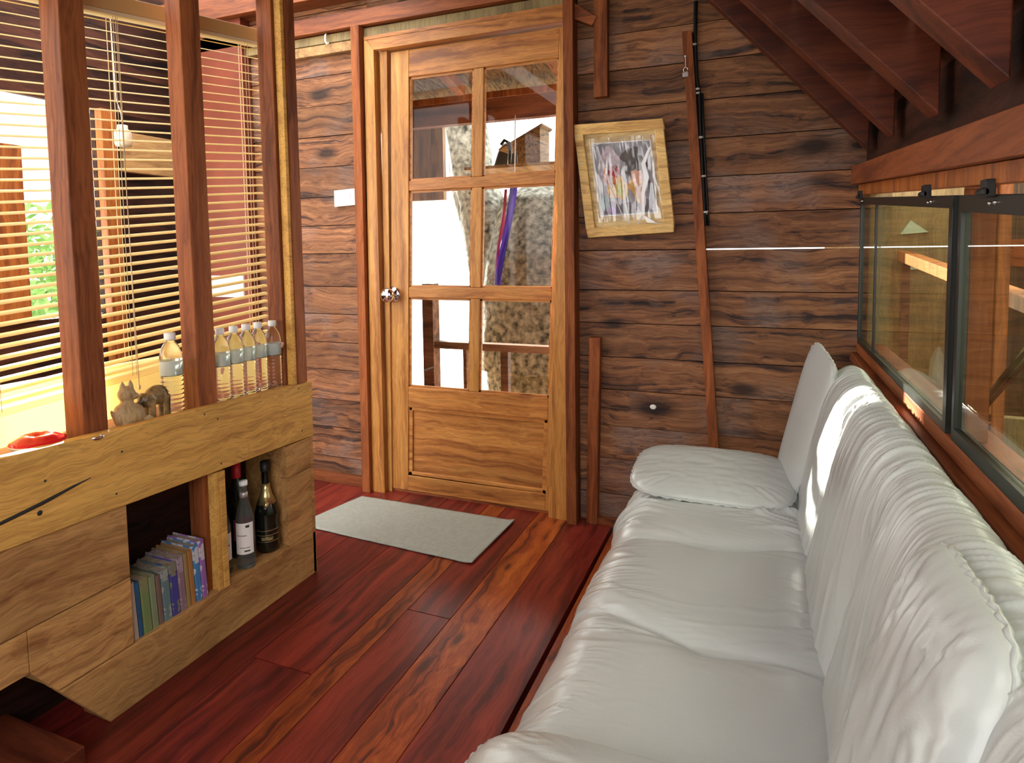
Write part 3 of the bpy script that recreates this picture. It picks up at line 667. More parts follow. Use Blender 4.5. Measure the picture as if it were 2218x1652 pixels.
mb=MB(); mb.grid(seat,560,80); build('seat_cushion',mb,'leather',SF,w=False)
def back(u,v):
    y=.36+u*(2.10-.36)
    pr=[(.085,.33),(.105,.37),(.122,.44),(.142,.54),(.160,.63),(.180,.705),(.208,.765),(.248,.792),(.279,.775),(.290,.73),(.292,.6),(.292,.4),(.292,.2)]
    t=v*(len(pr)-1); i=min(int(t),len(pr)-2); f=t-i
    def cr(a,b,c,d,f): return .5*((2*b)+(-a+c)*f+(2*a-5*b+4*c-d)*f*f+(-a+3*b-3*c+d)*f**3)
    P=lambda k:pr[max(0,min(len(pr)-1,k))]
    x=cr(P(i-1)[0],P(i)[0],P(i+1)[0],P(i+2)[0],f); z=cr(P(i-1)[1],P(i)[1],P(i+1)[1],P(i+2)[1],f)
    e=.0008; t2=min(len(pr)-1.001,t+.05)
    i2=int(t2); f2=t2-i2
    x2=cr(P(i2-1)[0],P(i2)[0],P(i2+1)[0],P(i2+2)[0],f2); z2=cr(P(i2-1)[1],P(i2)[1],P(i2+1)[1],P(i2+2)[1],f2)
    tx,tz=x2-x,z2-z; l=math.hypot(tx,tz) or 1; nx,nzv=-tz/l,tx/l
    if l<1e-7: nx,nzv=-1,0
    d=0
    topw=math.exp(-((v*12-6.3)/2.1)**2)
    vv=v*12
    for ys in (1.20,1.66):
        yc=ys-.010*vv+.012*math.sin(vv*.9)
        dd=abs(y-yc)
        d-= (.010*math.exp(-dd/.010)+.008*math.exp(-(dd/.045)**2))*math.exp(-((vv-2.5)/3.6)**2)
        env=math.exp(-((vv-3.0)/2.2)**2)*math.exp(-(dd/.09)**2)
        d+= .004*env*(.3-abs(nz((y-yc)*28/(.5+vv*.25),vv*.25,ys)))*2
    yy=y+.028*math.sin(vv*.75+.6)+.010*nz(y*6,vv*.5,3)
    a=.35+.65*max(0,min(1,.5+1.6*nz(y*4.5,vv*.25,11)))
    def ridge(f,zf,sd,w): 
        q=abs(nz(yy*f,vv*zf,sd)); return max(0,w-q)/w
    d+= topw*a*(ridge(34,.16,1.7,.20)*.0068+ridge(75,.2,5.5,.22)*.0036+ridge(14,.12,9,.3)*.003)
    d+= (ridge(11,.3,4,.2)*.0022)*(1-topw)
    for a_,b_ in ((.36,1.20),(1.20,1.64),(1.64,2.10)):
        if a_<=y<b_: d+= .012*math.sin(PI*(y-a_)/(b_-a_))**.6*math.exp(-((vv-3)/3.5)**2)
    if v>.72: d*=.2
    # round the two ends
    en=min(y-.36,2.10-y); rr=.06
    if en<rr: d-= (rr-math.sqrt(max(0,rr*rr-(rr-en)**2)))*.9
    return (min(.302,x+nx*d), y, z+nzv*d)
mb=MB(); mb.grid(back,900,90)
for u_ in (0,1):
    ring=[back(u_,j/89) for j in range(90)]; mb.add(ring+[(.24,ring[0][1],.3)],[(j,j+1,90) for j in range(89)]+[(89,0,90)],.5)
build('backrest',mb,'leather',SF,w=False)
for ye,sg in ((.362,1),(2.098,-1)):
    pass
mb=MB(); mb.box(-.34,.28,.42,2.08,.05,.32); build('base',mb,'leather',SF,.02)
for x in (-.30,.24):
    for y in (.46,2.04):
        mb=MB(); mb.lathe([(.02,0),(.024,.05)],(x,y,0),16); build('foot',mb,'blackm',SF)
def pillow(C4,th,ex=3.2,seed=0,wr=.004,nu=90,nv=60,flat=.35,ridges=None):
    """C4: corners a(0,0) b(1,0) c(1,1) d(0,1) ; returns mesh builder and rim curve. Rounded outline."""
    a,b,c,d=[Vector(p) for p in C4]
    nrm=(b-a).cross(d-a).normalized()
    def base(s,t):   # s,t in -1..1
        u=(s+1)/2; v=(t+1)/2
        return a*(1-u)*(1-v)+b*u*(1-v)+c*u*v+d*(1-u)*v
    def sq(s,t):     # square to rounded square
        k=ex
        m=max(abs(s),abs(t))
        if m<1e-6: return 0,0,0
        l=(abs(s)**k+abs(t)**k)**(1/k)
        f=m/l
        return s*f,t*f,m
    mb=MB()
    for side in (1,-1):
        def fn(p,q):
            s0=p*2-1; t0=q*2-1
            # denser near the rim
            s0=math.sin(s0*PI/2); t0=math.sin(t0*PI/2)
            s,t,m=sq(s0,t0)
            h=th*(max(0,1-m**2.6))**.5
            if side<0: h*=flat
            w=0
            if side>0:
                ed=max(0,m-.35)/.65
                ang=math.atan2(t,s)
                w=wr*(.35-abs(nz(ang*9+seed,m*1.2,seed)))*ed*(1.6)*(1-m**6)+wr*.8*(.3-abs(nz(s*3+seed,t*7,seed*2)))*(1-m**4)
            P=base(s,t)+nrm*(h*side+w)
            return P
        g=MB(); g.grid(fn,nu,nv); 
        if side<0: g.f=[f[::-1] for f in g.f]
        mb.add(g.v,g.f,.5,True)
    rim=[]
    n=150
    for i in range(n):
        ang=2*PI*i/n; s=math.cos(ang); t=math.sin(ang); m=max(abs(s),abs(t)); s/=m; t/=m
        l=(abs(s)**ex+abs(t)**ex)**(1/ex); rim.append(base(s/l,t/l)+nrm*.002*math.sin(i*1.9))
    return mb,rim
def pad(name,C4,th,seed,ex=3.2,wr=.004,flat=.35):
    mb,rim=pillow(C4,th,ex,seed,wr,flat=flat); o=build(name,mb,'leather',SF,w=True)
    for p in o.data.polygons: p.use_smooth=True
    mb=MB(); mb.tube(rim,[.0036+.0012*math.sin(i*2.3) for i in range(len(rim))],8,closed=True); build('piping',mb,'leather',o,local=True)
    return o
# far arm (top pad) and near arm, mirrored about y=1.29
def mir(p): return (p[0],2.70-p[1],p[2])
far=[(-.378,1.845,.405),(.100,1.845,.405),(.105,2.14,.468),(-.372,2.14,.468)]
pad('armrest',far,.036,3,ex=4,wr=.007)
near=[mir(far[3]),mir(far[2]),mir(far[1]),mir(far[0])]
pad('armrest',near,.040,11,ex=4,wr=.004)
for y0,y1 in ((1.93,2.09),(.61,.77)):
    mb=MB(); mb.box(-.34,.12,y0,y1,.06,.43); build('arm_body',mb,'leather',SF,.03)
# wings
fw=[(.092,1.945,.38),(.045,2.14,.40),(.155,2.16,.86),(.205,1.935,.80)]
pad('wing_pad',[fw[0],fw[3],fw[2],fw[1]][::-1],.035,5,ex=5,wr=.020,flat=.6)
nw=[(.205,.885,.80),(.080,.80,.40),(.075,.50,.40),(.215,.625,.80)]
pad('wing_pad',nw,.05,8,ex=6,wr=.010,flat=.6)

# ------------------------------------------------------------------ door mat
mb=MB()
def matf(u,v):
    a=Vector((-1.80,2.03,0)); b=Vector((-.968,1.985,0)); c=Vector((-.952,2.372,0)); d=Vector((-1.72,2.378,0))
    p=a*(1-u)*(1-v)+b*u*(1-v)+c*u*v+d*(1-u)*v
    z=.005+.0015*(1+nz(p.x*5,p.y*5))+ (.006*max(0,(u-.96)/.04))
    return (p.x,p.y+.004*nz(p.x*9,1),z)
mb.grid(matf,70,36); o=build('door_mat',mb,'mat'); tag(o,'pale grey green door mat lying on the red floor before the door','mat')
sm=o.modifiers.new('thick','SOLIDIFY'); sm.thickness=.004; sm.offset=-1

# ------------------------------------------------------------------ water bottles
def make_water():
    r=empty('water_bottle',(0,0,0),'','bottle','water bottles on the shelf wall')
    prof=[(.001,0),(.024,.0),(.0275,.004)]
    z=.008
    while z<.108:
        prof+= [(.0285,z),(.0262,z+.004),(.0262,z+.006),(.0285,z+.010)]; z+=.0125
    prof+=[(.0285,.112),(.0288,.155),(.0285,.165),(.026,.180),(.021,.195),(.0135,.206),(.0115,.210),(.0115,.222),(.001,.222)]
    mb=MB(); mb.lathe(prof,(0,0,0),28); build('body',mb,'water',r,local=True)
    mb=MB(); mb.lathe([(.0292,.114),(.0294,.116),(.0294,.152),(.0292,.154)],(0,0,0),28); build('label',mb,'label',r,local=True)
    mb=MB(); mb.lathe([(.001,.212),(.0142,.212),(.0146,.216),(.0146,.229),(.0135,.232),(.001,.232)],(0,0,0),28); build('cap',mb,'cap',r,local=True)
    return r
wb0=make_water()
spots=[(-1.545,1.262,'clear water bottle standing alone left of the middle post',1.0),
 (-1.533,1.425,'clear water bottle just right of the middle post, half hidden',.9),
 (-1.533,1.478,'second clear water bottle right of the middle post',.9),
 (-1.535,1.531,'third clear water bottle right of the middle post',.9),
 (-1.537,1.5845,'fourth clear water bottle right of the middle post, next to last',.9),
 (-1.526,1.638,'last clear water bottle, against the corner post',.9)]
for i,(x,y,l,s) in enumerate(spots):
    o=wb0 if i==0 else copy_tree(wb0)
    o.location=(x,y,.6945); o['label']=l; o.rotation_euler.z=i*.7; o.scale=(s,s,.97) if i else (1.02,1.02,1)

# ------------------------------------------------------------------ carved figures
def figure(name,mb,mat,par,vox):
    o=build(name,mb,mat,par); 
    r=o.modifiers.new('remesh','REMESH'); r.mode='VOXEL'; r.voxel_size=vox; r.use_smooth_shade=True
    s=o.modifiers.new('smooth','SMOOTH'); s.iterations=4; s.factor=.5
    return o
cat=empty('cat_figurine',(-1.53,1.115,.694),'pale wooden cat figurine sitting on the shelf wall beside the near post','figurine')
mb=MB(); cx_,cy_,cz=-1.53,1.118,.694
mb.sphere((cx_,cy_,cz+.034),(.028,.041,.034)); mb.sphere((cx_,cy_-.016,cz+.048),(.020,.024,.022)); mb.sphere((cx_,cy_+.016,cz+.020),(.026,.030,.021))
mb.sphere((cx_,cy_-.004,cz+.092),(.019,.022,.021)); mb.sphere((cx_,cy_-.004,cz+.070),(.015,.016,.018)); mb.sphere((cx_+.012,cy_+.010,cz+.085),(.010,.010,.009))
for q in (-.014,.008): mb.lathe([(.008,0),(.006,.010),(.001,.021)],(cx_,cy_+q,cz+.107),10)
mb.sphere((cx_+.018,cy_-.020,cz+.010),(.010,.013,.011)); mb.sphere((cx_+.018,cy_+.030,cz+.012),(.012,.012,.014))
mb.tube([(cx_,cy_-.030,cz+.030),(cx_,cy_-.042,cz+.045),(cx_,cy_-.048,cz+.058)],[.009,.006,.003],10)
mb.tube([(cx_+.02,cy_+.035,cz+.025),(cx_+.028,cy_+.045,cz+.012),(cx_+.03,cy_+.045,cz+.006)],[.010,.008,.006],10)
figure('body',mb,'catw',cat,.0022)
ele=empty('elephant_figurine',(-1.535,1.195,.694),'dark carved elephant figurine between the cat figurine and the first bottle','figurine')
mb=MB(); ex_,ey,ez=-1.545,1.210,.694
mb.sphere((ex_,ey,ez+.058),(.018,.032,.024)); mb.sphere((ex_,ey-.034,ez+.052),(.014,.015,.017)); 
mb.sphere((ex_+.014,ey-.028,ez+.052),(.004,.012,.016)); mb.sphere((ex_-.014,ey-.028,ez+.052),(.004,.012,.016))
mb.tube([(ex_,ey-.046,ez+.048),(ex_,ey-.054,ez+.034),(ex_,ey-.055,ez+.018),(ex_,ey-.050,ez+.008)],[.008,.006,.0045,.0035],10)
for qx in (-.010,.010):
    for qy in (-.020,.020): mb.tube([(ex_+qx,ey+qy,ez+.055),(ex_+qx,ey+qy,ez+.025),(ex_+qx,ey+qy,ez+.001)],[.0095,.0075,.0085],10)
mb.tube([(ex_,ey+.030,ez+.060),(ex_,ey+.036,ez+.045),(ex_,ey+.035,ez+.030)],[.003,.002,.002],8)
figure('body',mb,'elew',ele,.002); ele.scale=(1.15,1.12,1.15)
mb=MB()
for qx in (-.007,.007): mb.tube([(ex_+qx,ey-.044,ez+.042),(ex_+qx,ey-.054,ez+.037),(ex_+qx,ey-.060,ez+.040)],[.0025,.002,.0008],8)
build('tusks',mb,'cream',ele)

# red dish and small metal ashtray
dish=empty('red_dish',(-1.545,.905,.694),'glossy red ashtray dish with cream underside at the left end of the shelf wall','dish')
mb=MB(); mb.lathe([(.001,.0),(.026,.0),(.045,.010),(.057,.021),(.060,.026),(.056,.027),(.001,.024)],(0,0,0),40); build('underside',mb,'cream',dish,local=True,label='cream glazed underside')
mb=MB()
def dishf(u,v):
    a=2*PI*u; r=v*.059; rr=r
    z=.0275+ .015*math.exp(-((v-.45)/.42)**2) - .004*(v>.98)
    z-= .002*math.exp(-((a%(PI/2)-PI/4)/.18)**2)*math.exp(-((v-.6)/.25)**2)
    return (rr*math.cos(a),rr*math.sin(a),z)
mb.grid(dishf,64,20,closeu=True); build('glazed_top',mb,'red',dish,local=True)
dish.scale=(.95,.95,1.05)
ash=empty('metal_ashtray',(-1.535,1.012-.035,.694),'tiny chrome ashtray on the shelf wall at the foot of the nearest post','ashtray')
ash.location=(-1.485,.995,.704)
mb=MB(); mb.lathe([(.001,0),(.017,0),(.021,.006),(.023,.011),(.020,.011),(.017,.005),(.001,.004)],(0,0,0),28); build('bowl',mb,'chrome',ash,local=True)
mb=MB(); mb.tube([(-.02,-.006,.012),(.02,.006,.012)],.0018,6); build('rest_bar',mb,'chrome',ash,local=True)

# ------------------------------------------------------------------ books
bk=[('pale beige',[(.50,.42,.32),(.42,.36,.30)],.017,.155,.02),
 ('dark blue',[(.03,.06,.14),(.02,.10,.22)],.012,.150,.02),
 ('green and olive',[(.16,.24,.09),(.22,.22,.10),(.14,.18,.12)],.024,.150,.03),
 ('pale green',[(.24,.30,.16),(.20,.24,.14)],.018,.146,.06),
 ('reddish brown',[(.22,.10,.08),(.16,.12,.10)],.014,.138,.06),
 ('mottled teal',[(.12,.20,.22),(.30,.32,.30),(.10,.14,.18)],.024,.143,.05),
 ('indigo patterned',[(.06,.06,.28),(.20,.20,.14),(.12,.16,.30)],.024,.148,.05),
 ('mauve patterned',[(.26,.16,.20),(.36,.28,.34),(.16,.10,.14)],.020,.155,.07),
 ('ochre',[(.36,.24,.08),(.30,.20,.08)],.013,.158,.05),
 ('orange brown',[(.42,.20,.05),(.36,.16,.05)],.015,.160,.03),
 ('blue and white',[(.06,.22,.50),(.55,.58,.62),(.30,.30,.45)],.020,.166,.04),
 ('violet and white',[(.30,.14,.42),(.60,.55,.62),(.40,.30,.45)],.019,.172,.04)]
tot=sum(b[2] for b in bk); scale=(1.300-1.066)/tot; y=1.066
for i,(nm,cols,t,h,ln) in enumerate(bk):
    t*=scale; e=empty('book',(-1.490,y,.1525),'%s spined book in the row on the lower niche shelf'%nm,'book','books in the left niche')
    e.rotation_euler=(.05,0,0)
    dpt=.12; cm=bookmat('cover_%d'%i,cols)
    mb=MB(); mb.box(-dpt,-.001,.0,.0015,0,h); mb.box(-dpt,-.001,t-.0025,t-.001,0,h)
    mb.hexa([(-.001,0,0),(.002,.003,0),(.002,t-.004,0),(-.001,t-.001,0),(-.001,0,h),(.002,.003,h),(.002,t-.004,h),(-.001,t-.001,h)])
    build('cover',mb,cm,e,local=True)
    mb=MB(); mb.box(-dpt+.004,-.001,.0015,t-.0025,.003,h-.004); build('pages',mb,'pages',e,local=True)
    y+=t+.0002
# ------------------------------------------------------------------ bottles in the right niche
def bottle(name,loc,label,R,H,neck,mat,capm,capz,lab=None,shoulder=.58,foil=None):
    e=empty(name,loc,label,'bottle','wine and spirit bottles in the right niche')
    pr=[(.001,.003),(R*.7,.0),(R*.95,.002),(R,.008),(R,H*.30),(R,H*shoulder*.9),(R*.95,H*shoulder),(R*.78,H*(shoulder+.08)),(neck*1.5,H*(shoulder+.17)),(neck*1.1,H*(shoulder+.24)),(neck,H*(shoulder+.3)),(neck,H*.97),(neck*1.12,H*.975),(neck*1.12,H),(.001,H)]
    mb=MB(); mb.lathe(pr,(0,0,0),32); b=build('glass_body',mb,mat,e,local=True)
    mb=MB()
    mb.lathe([(neck*1.18,H*capz),(neck*1.2,H*capz+.002),(neck*1.22,H+.002),(.001,H+.003)],(0,0,0),24); build('cap',mb,capm,e,local=True)
    if foil:
        z0,z1,fm=foil; mb=MB()
        sel=[(r*1.03+.0004,z) for r,z in pr if H*z0<=z<=H*z1]; mb.lathe(sel,(0,0,0),32); build('neck_foil',mb,fm,e,local=True)
    if lab:
        for (z0,z1,a0,a1,lm) in lab:
            mb=MB(); n=20; vs=[]
            for z in (z0,z1):
                for k in range(n+1):
                    a=a0+(a1-a0)*k/n; vs.append(((R+.0007)*math.cos(a),(R+.0007)*math.sin(a),z))
            mb.add(vs,[(k,k+1,n+1+k+1,n+1+k) for k in range(n)],.5,True); build('label',mb,lm,e,local=True)
    return e
aim=-.85  # label faces the camera side
sp=bottle('champagne_bottle',(-1.530,1.583,.153),'dark champagne bottle with gold neck foil, rightmost in the right niche',.038,.305,.0125,'winedark','blackm',.90,
  lab=[(.040,.042,aim-1.1,aim+1.1,'gold'),(.062,.064,aim-1.1,aim+1.1,'gold'),(.078,.080,aim-1.1,aim+1.1,'gold'),(.046,.058,aim-.5,aim+.5,plain('dull_gold_print',(.30,.24,.10),.4,var=.8,vscale=120))],shoulder=.46,foil=(.52,.90,'gold'))
mb=MB(); mb.sphere((.030*math.cos(aim),.030*math.sin(aim),.165),(.009,.009,.011),14,8); build('seal',mb,'gold',sp,local=True)
sp.scale=(1.0,1.0,.98)
bottle('wine_bottle',(-1.590,1.518,.153),'dark wine bottle with a red neck capsule, behind the others in the right niche',.030,.325,.0115,'winedark','foilred',.80,
  lab=[(.06,.13,aim-.4,aim+1.2,plain('maroon_label',(.25,.02,.05),.5))])
sb=bottle('spirit_bottle',(-1.512,1.470,.153),'clear spirit bottle with a white label at the front of the right niche',.0285,.275,.0105,'clearb','cap',.955,
  lab=[(.050,.150,aim-1.1,aim+.95,'paper'),(.058,.063,aim-.1,aim+.5,'print'),(.070,.072,aim-.6,aim+.5,'print'),(.135,.143,aim+.1,aim+.5,'print'),(.108,.112,aim-.9,aim+.2,plain('grey_print',(.3,.3,.32),.6))],foil=(.80,.96,'foilsilver'))
sb['label']='clear spirit bottle with a white label at the front of the right niche'
bottle('dark_spirit_bottle',(-1.548,1.410,.153),'dark bottle with a slanted white label, leftmost in the right niche behind the divider',.028,.265,.010,'clearb','blackm',.9,
  lab=[(.045,.13,aim-1.0,aim+1.3,'paper'),(.09,.094,aim+.3,aim+1.0,'print')])

# ================================================================== outside
mb=MB(); mb.box(-40,40,-40,40,-3.05,-3.0); g=struct('ground',mb,'ground')
# deck behind the door
mb=MB(); 
for i in range(14): mb.box(-5.0,.9,2.64+i*.12,2.755+i*.12,-.06,-.02)
struct('floor_deck',mb,'shelf2')
# railing
RL=empty('deck_railing',(-1.5,3.2,0),'brown deck railing seen through the lower door panes','railing')
mb=MB(); mb.box(-1.80,.6,3.18,3.24,.575,.615,.5); build('top_rail',mb,'railw',RL,.002)
for x,w in ((-1.575,.022),(-1.330,.045)):
    mb=MB(); mb.box(x-w/2,x+w/2,3.19,3.235,-.02,.575); build('baluster',mb,'railw',RL,.002)
mb=MB(); mb.box(-1.835,-1.765,3.17,3.25,-.02,.95); build('newel',mb,'railw',RL,.002)
# board wall fragment left outside
mb=MB()
for i in range(5): mb.box(-2.36+i*.09,-2.275+i*.09,3.62,3.66,1.47,2.03)
tag(build('outer_board_wall',mb,'tanz'),'tan vertical board wall outside, seen through the upper left door pane','wall panel')
mb=MB()
for i in range(3): mb.box(-2.245+i*.05,-2.198+i*.05,3.36,3.39,-.02,.60-.06*i)
tag(build('low_board_fence',mb,'tanz'),'low fence of tan boards outside, seen through the lower left door pane','fence')
mb=MB()
for i in range(6): mb.box(-2.92+i*.134,-2.79+i*.134,3.40,3.43,-.02,1.34)
tag(build('sun_block_screen',mb,'tanz'),'tall added sun-blocking screen of tan boards at the far left end of the outside deck','screen')  # added to keep sun through the door off the armrest
# roof over the deck
mb=MB()
for i in range(26):
    x=-3.0+i*.15; mb.hexa([(x,2.62,2.42),(x+.146,2.62,2.42),(x+.146,3.85,2.05),(x,3.85,2.05),(x,2.62,2.44),(x+.146,2.62,2.44),(x+.146,3.85,2.07),(x,3.85,2.07)])
struct('ceiling_deck',mb,'wicker')
mb=MB(); mb.box(-3.0,.6,3.17,3.23,1.845,1.965); tag(build('deck_beam',mb,'redx',None,.002),'broad horizontal beam outside, seen through the upper door panes','beam')
mb=MB(); mb.box(-3.0,.6,3.5,3.55,2.05,2.09); tag(build('deck_purlin',mb,'orange',None,.002),'thin lighter beam under the outer roof, behind the broad beam','beam')
for k,x in enumerate((-1.78,-1.12)):
    mb=MB(); mb.hexa([(x,2.68,2.32),(x+.06,2.68,2.32),(x+.10,3.48,2.08),(x+.04,3.48,2.08),(x,2.68,2.385),(x+.06,2.68,2.385),(x+.10,3.48,2.145),(x+.04,3.48,2.145)])
    tag(build('deck_rafter',mb,'orange',None,.002),['slanted rafter of the outer roof, seen in the upper left door pane','slanted rafter of the outer roof, seen in the upper right door pane'][k],'rafter')
# tree
TR=empty('tree_trunk',(-1.7,4.2,-3.0),'big grey forked tree trunk just outside the door','tree')
mb=MB()
def trunk(path,rad):
    n=48; rows=60
    def fn(u,v):
        t=v*(len(path)-1); i=min(int(t),len(path)-2); f=t-i
        p=Vector(path[i]).lerp(Vector(path[i+1]),f); r=rad[i]*(1-f)+rad[i+1]*f
        a=2*PI*u; d=Vector((math.cos(a),math.sin(a),0))
        k=1+.10*nz(d.x*1.5,d.y*1.5,p.z*.8)+.05*nz(d.x*5,d.y*5,p.z*3)
        return p+d*r*k
    mb.grid(fn,n,rows,closeu=True)
trunk([(-1.42,4.45,-3.0),(-1.42,4.4,-.2),(-1.48,4.4,.6),(-1.58,4.36,1.2)],[.65,.50,.46,.36])
trunk([(-1.55,4.35,.3),(-1.80,4.32,1.1),(-2.02,4.32,1.6),(-2.25,4.35,2.8)],[.36,.27,.18,.15])
trunk([(-1.45,4.3,.3),(-1.42,4.3,1.1),(-1.48,4.3,1.50),(-1.45,4.35,1.66)],[.48,.46,.30,.06])
build('trunk',mb,'bark',TR,w=False)
# ribbon and wicker nest box, hook
mb=None
rb=empty('purple_ribbon',(-1.25,3.17,1.5),'purple ribbon hanging outside behind the middle right door pane','ribbon')
mb=MB()
def rib(u,v):
    z=1.50-.55*u; x=-1.235-.105*u+(v-.5)*(.045*(1-.2*u)); y=3.14+.012*math.sin(v*PI*2+u*6)
    return (x,y,z)
mb.grid(rib,30,10); build('strip',mb,'ribbon',rb)
mb=MB(); mb.tube([(-1.24,3.155,1.50),(-1.235,3.16,1.70),(-1.235,3.169,1.86)],.003,6); build('string',mb,'white',rb)
mb=MB(); mb.grid(lambda u,v:(-1.29-.07*u+(v-.5)*.022,3.16+.01*math.sin(v*5+u*7),1.47-.5*u),24,6); build('strip',mb,'ribbonr',rb,label='dull red strip')
bx=empty('nest_box',(-1.24,3.46,1.62),'brown wicker nest box outside the upper right door pane','nest box')
mb=MB(); mb.hexa([(-1.31,3.38,1.63),(-1.17,3.38,1.63),(-1.17,3.55,1.63),(-1.31,3.55,1.63),(-1.31,3.38,1.765),(-1.17,3.38,1.83),(-1.17,3.55,1.83),(-1.31,3.55,1.765)]); build('box_body',mb,'wicker',bx,.004)
mb=MB(); mb.hexa([(-1.42,3.37,1.715),(-1.155,3.37,1.838),(-1.155,3.56,1.838),(-1.42,3.56,1.715),(-1.42,3.37,1.723),(-1.155,3.37,1.848),(-1.155,3.56,1.848),(-1.42,3.56,1.723)]); build('box_roof',mb,'wicker',bx)
mb=MB(); mb.tube([(-1.345,3.34,1.61),(-1.335,3.34,1.70),(-1.345,3.34,1.75),(-1.370,3.34,1.765),(-1.392,3.34,1.74)],.010,10); build('perch_hook',mb,'winedark',bx)
mb=MB(); mb.box(-1.62,-1.05,3.32,3.86,1.608,1.625); build('stand_board',mb,'tan',bx)
mb=MB(); mb.lathe([(.11,0),(.105,.06),(.085,.12),(.05,.165),(.025,.185),(.001,.19)],(-1.49,3.70,1.626),30); o=build('dark_dome',mb,plain('dark_grey_metal',(.05,.055,.06),.35),None); tag(o,'dark rounded lamp hood outside beside the wicker nest box','lamp hood')

# left veranda
mb=MB()
for i in range(12): mb.box(-3.1+i*.115,-2.99+i*.115,-1,2.49,-.06,-.001)
o=struct('floor_veranda',mb,'darkw'); o.location.z=-.1
mb=MB()   # outer dark wall with an opening; far end and top extended to block sun
xo=-3.0
for k,(a,b) in enumerate(((0,.2),(.2,.42),(.42,.64),(.64,.86))): mb.box(xo-.03,xo,-1.2,3.87,a,b-.001)
for a,b in ((.86,1.06),(1.06,1.26),(1.26,1.46),(1.46,1.66),(1.66,1.85)): mb.box(xo-.03,xo,2.10,3.87,a,b-.001)
for a,b in ((1.85,2.05),(2.05,2.25),(2.25,2.40),(2.40,2.53)): mb.box(xo-.03,xo,.6,3.87,a,b-.001)
struct('wall_outer',mb,'darkw')
mb=MB(); mb.box(-3.025,-2.96,1.60,1.745,.861,1.62); tag(build('veranda_post',mb,'orange',None,.003),'orange post outside behind the left end of the blind','post')
mb=MB(); mb.box(-2.998,-2.95,2.10,2.17,-.1,1.85); tag(build('veranda_frame_post',mb,'orange',None,.003),'slim orange frame post right of the bright opening behind the blind','post')
mb=MB(); mb.box(-3.0,-2.97,2.22,3.2,1.56,1.76); tag(build('pale_plank',mb,'tan',None,.003),'broad pale plank on the dark wall behind the blind','plank')
mb=MB(); mb.box(-2.76,-2.40,2.44,2.4985,-.1,2.6); tag(build('painted_board',mb,plain('red_brown_panel_paint',(.20,.045,.022),.5,var=.2,vscale=6),None,.003),'broad reddish panel outside, behind the right part of the blind','panel')
mb=MB(); mb.box(-2.66,-2.44,2.43,2.44,.92,1.03); tag(build('white_notice',mb,'paper'),'white notice on the reddish panel behind the blind','notice')
mb=MB(); mb.box(-1.80,-1.77,.1,1.78,.60,.82,.6); mb.box(-1.80,-1.77,.1,1.78,.38,.598,.3); tag(build('slat_stack_board',mb,'slat',None,.002),'pale cream boards standing in for the sunlit slat stack at the foot of the blind','board')  # translucent slat colour stands in for light coming through the stacked slats
mb=MB(); 
for k,(y0,z) in enumerate(((1.15,2.12),)): mb.hexa([(-3.0,y0,z),(-1.75,y0+.05,z),(-1.75,y0+.12,z),(-3.0,y0+.07,z),(-3.0,y0,z+.10),(-1.75,y0+.05,z+.10),(-1.75,y0+.12,z+.10),(-3.0,y0+.07,z+.10)])
tag(build('veranda_rafter',mb,'orange',None,.002),'orange rafter outside above the blind','rafter')
# corrugated bright roof sheet beyond the opening
mb=MB(); mb.grid(lambda u,v:(-3.15-1.2*v,.6+1.9*u-.3*v,1.86-.42*v+.015*math.sin(u*60)),160,4); tag(build('roof_sheet',mb,'corr'),'white corrugated roof sheet outside beyond the bright opening','roof sheet')
mb=MB(); mb.tube([(-3.7,1.2,1.50),(-3.7,2.1,1.47)],.02,8); tag(build('roof_pole',mb,'orange'),'thin pole under the white roof sheet outside','pole')
# hanging jar
hj=empty('hanging_jar',(-2.3,1.72,1.6),'small pale jar hanging outside behind the blind','jar')
mb=MB(); mb.tube([(-2.3,1.72,1.645),(-2.3,1.717,1.69),(-2.3,1.70,1.74),(-2.3,1.69,2.3)],.0018,6); build('wire',mb,'white',hj)
mb=MB(); mb.lathe([(.001,1.565),(.026,1.565),(.03,1.575),(.03,1.615),(.024,1.625),(.018,1.632),(.018,1.645),(.001,1.645)],(-2.3,1.72,0),20); build('jar_body',mb,'jar',hj)
# garden bushes
def bush(x,y,z,r,n,label,seed):
    random.seed(seed); mb=MB()
    for i in range(n):
        d=Vector((random.gauss(0,1),random.gauss(0,1),random.gauss(0,.8))).normalized()*r*random.uniform(.4,1)
        p=Vector((x,y,z))+d; a=Vector((random.gauss(0,1),random.gauss(0,1),random.gauss(0,1))).normalized(); b=a.orthogonal().normalized(); s=.09*random.uniform(.6,1.4)
        mb.add([p-a*s,p-b*s*.4,p+a*s,p+b*s*.4],[(0,1,2,3)],random.random())
    mb.tube([(x,y,-3),(x,y,z)],.06,8)
    tag(build('garden_bush',mb,'leaf',w=False),label,'bush')
bush(-9.0,5.4,.75,1.15,1500,'green bush far outside behind the blind',3)
bush(-8.5,7.2,-.7,1.0,800,'green bush outside, low beyond the deck railing',4)
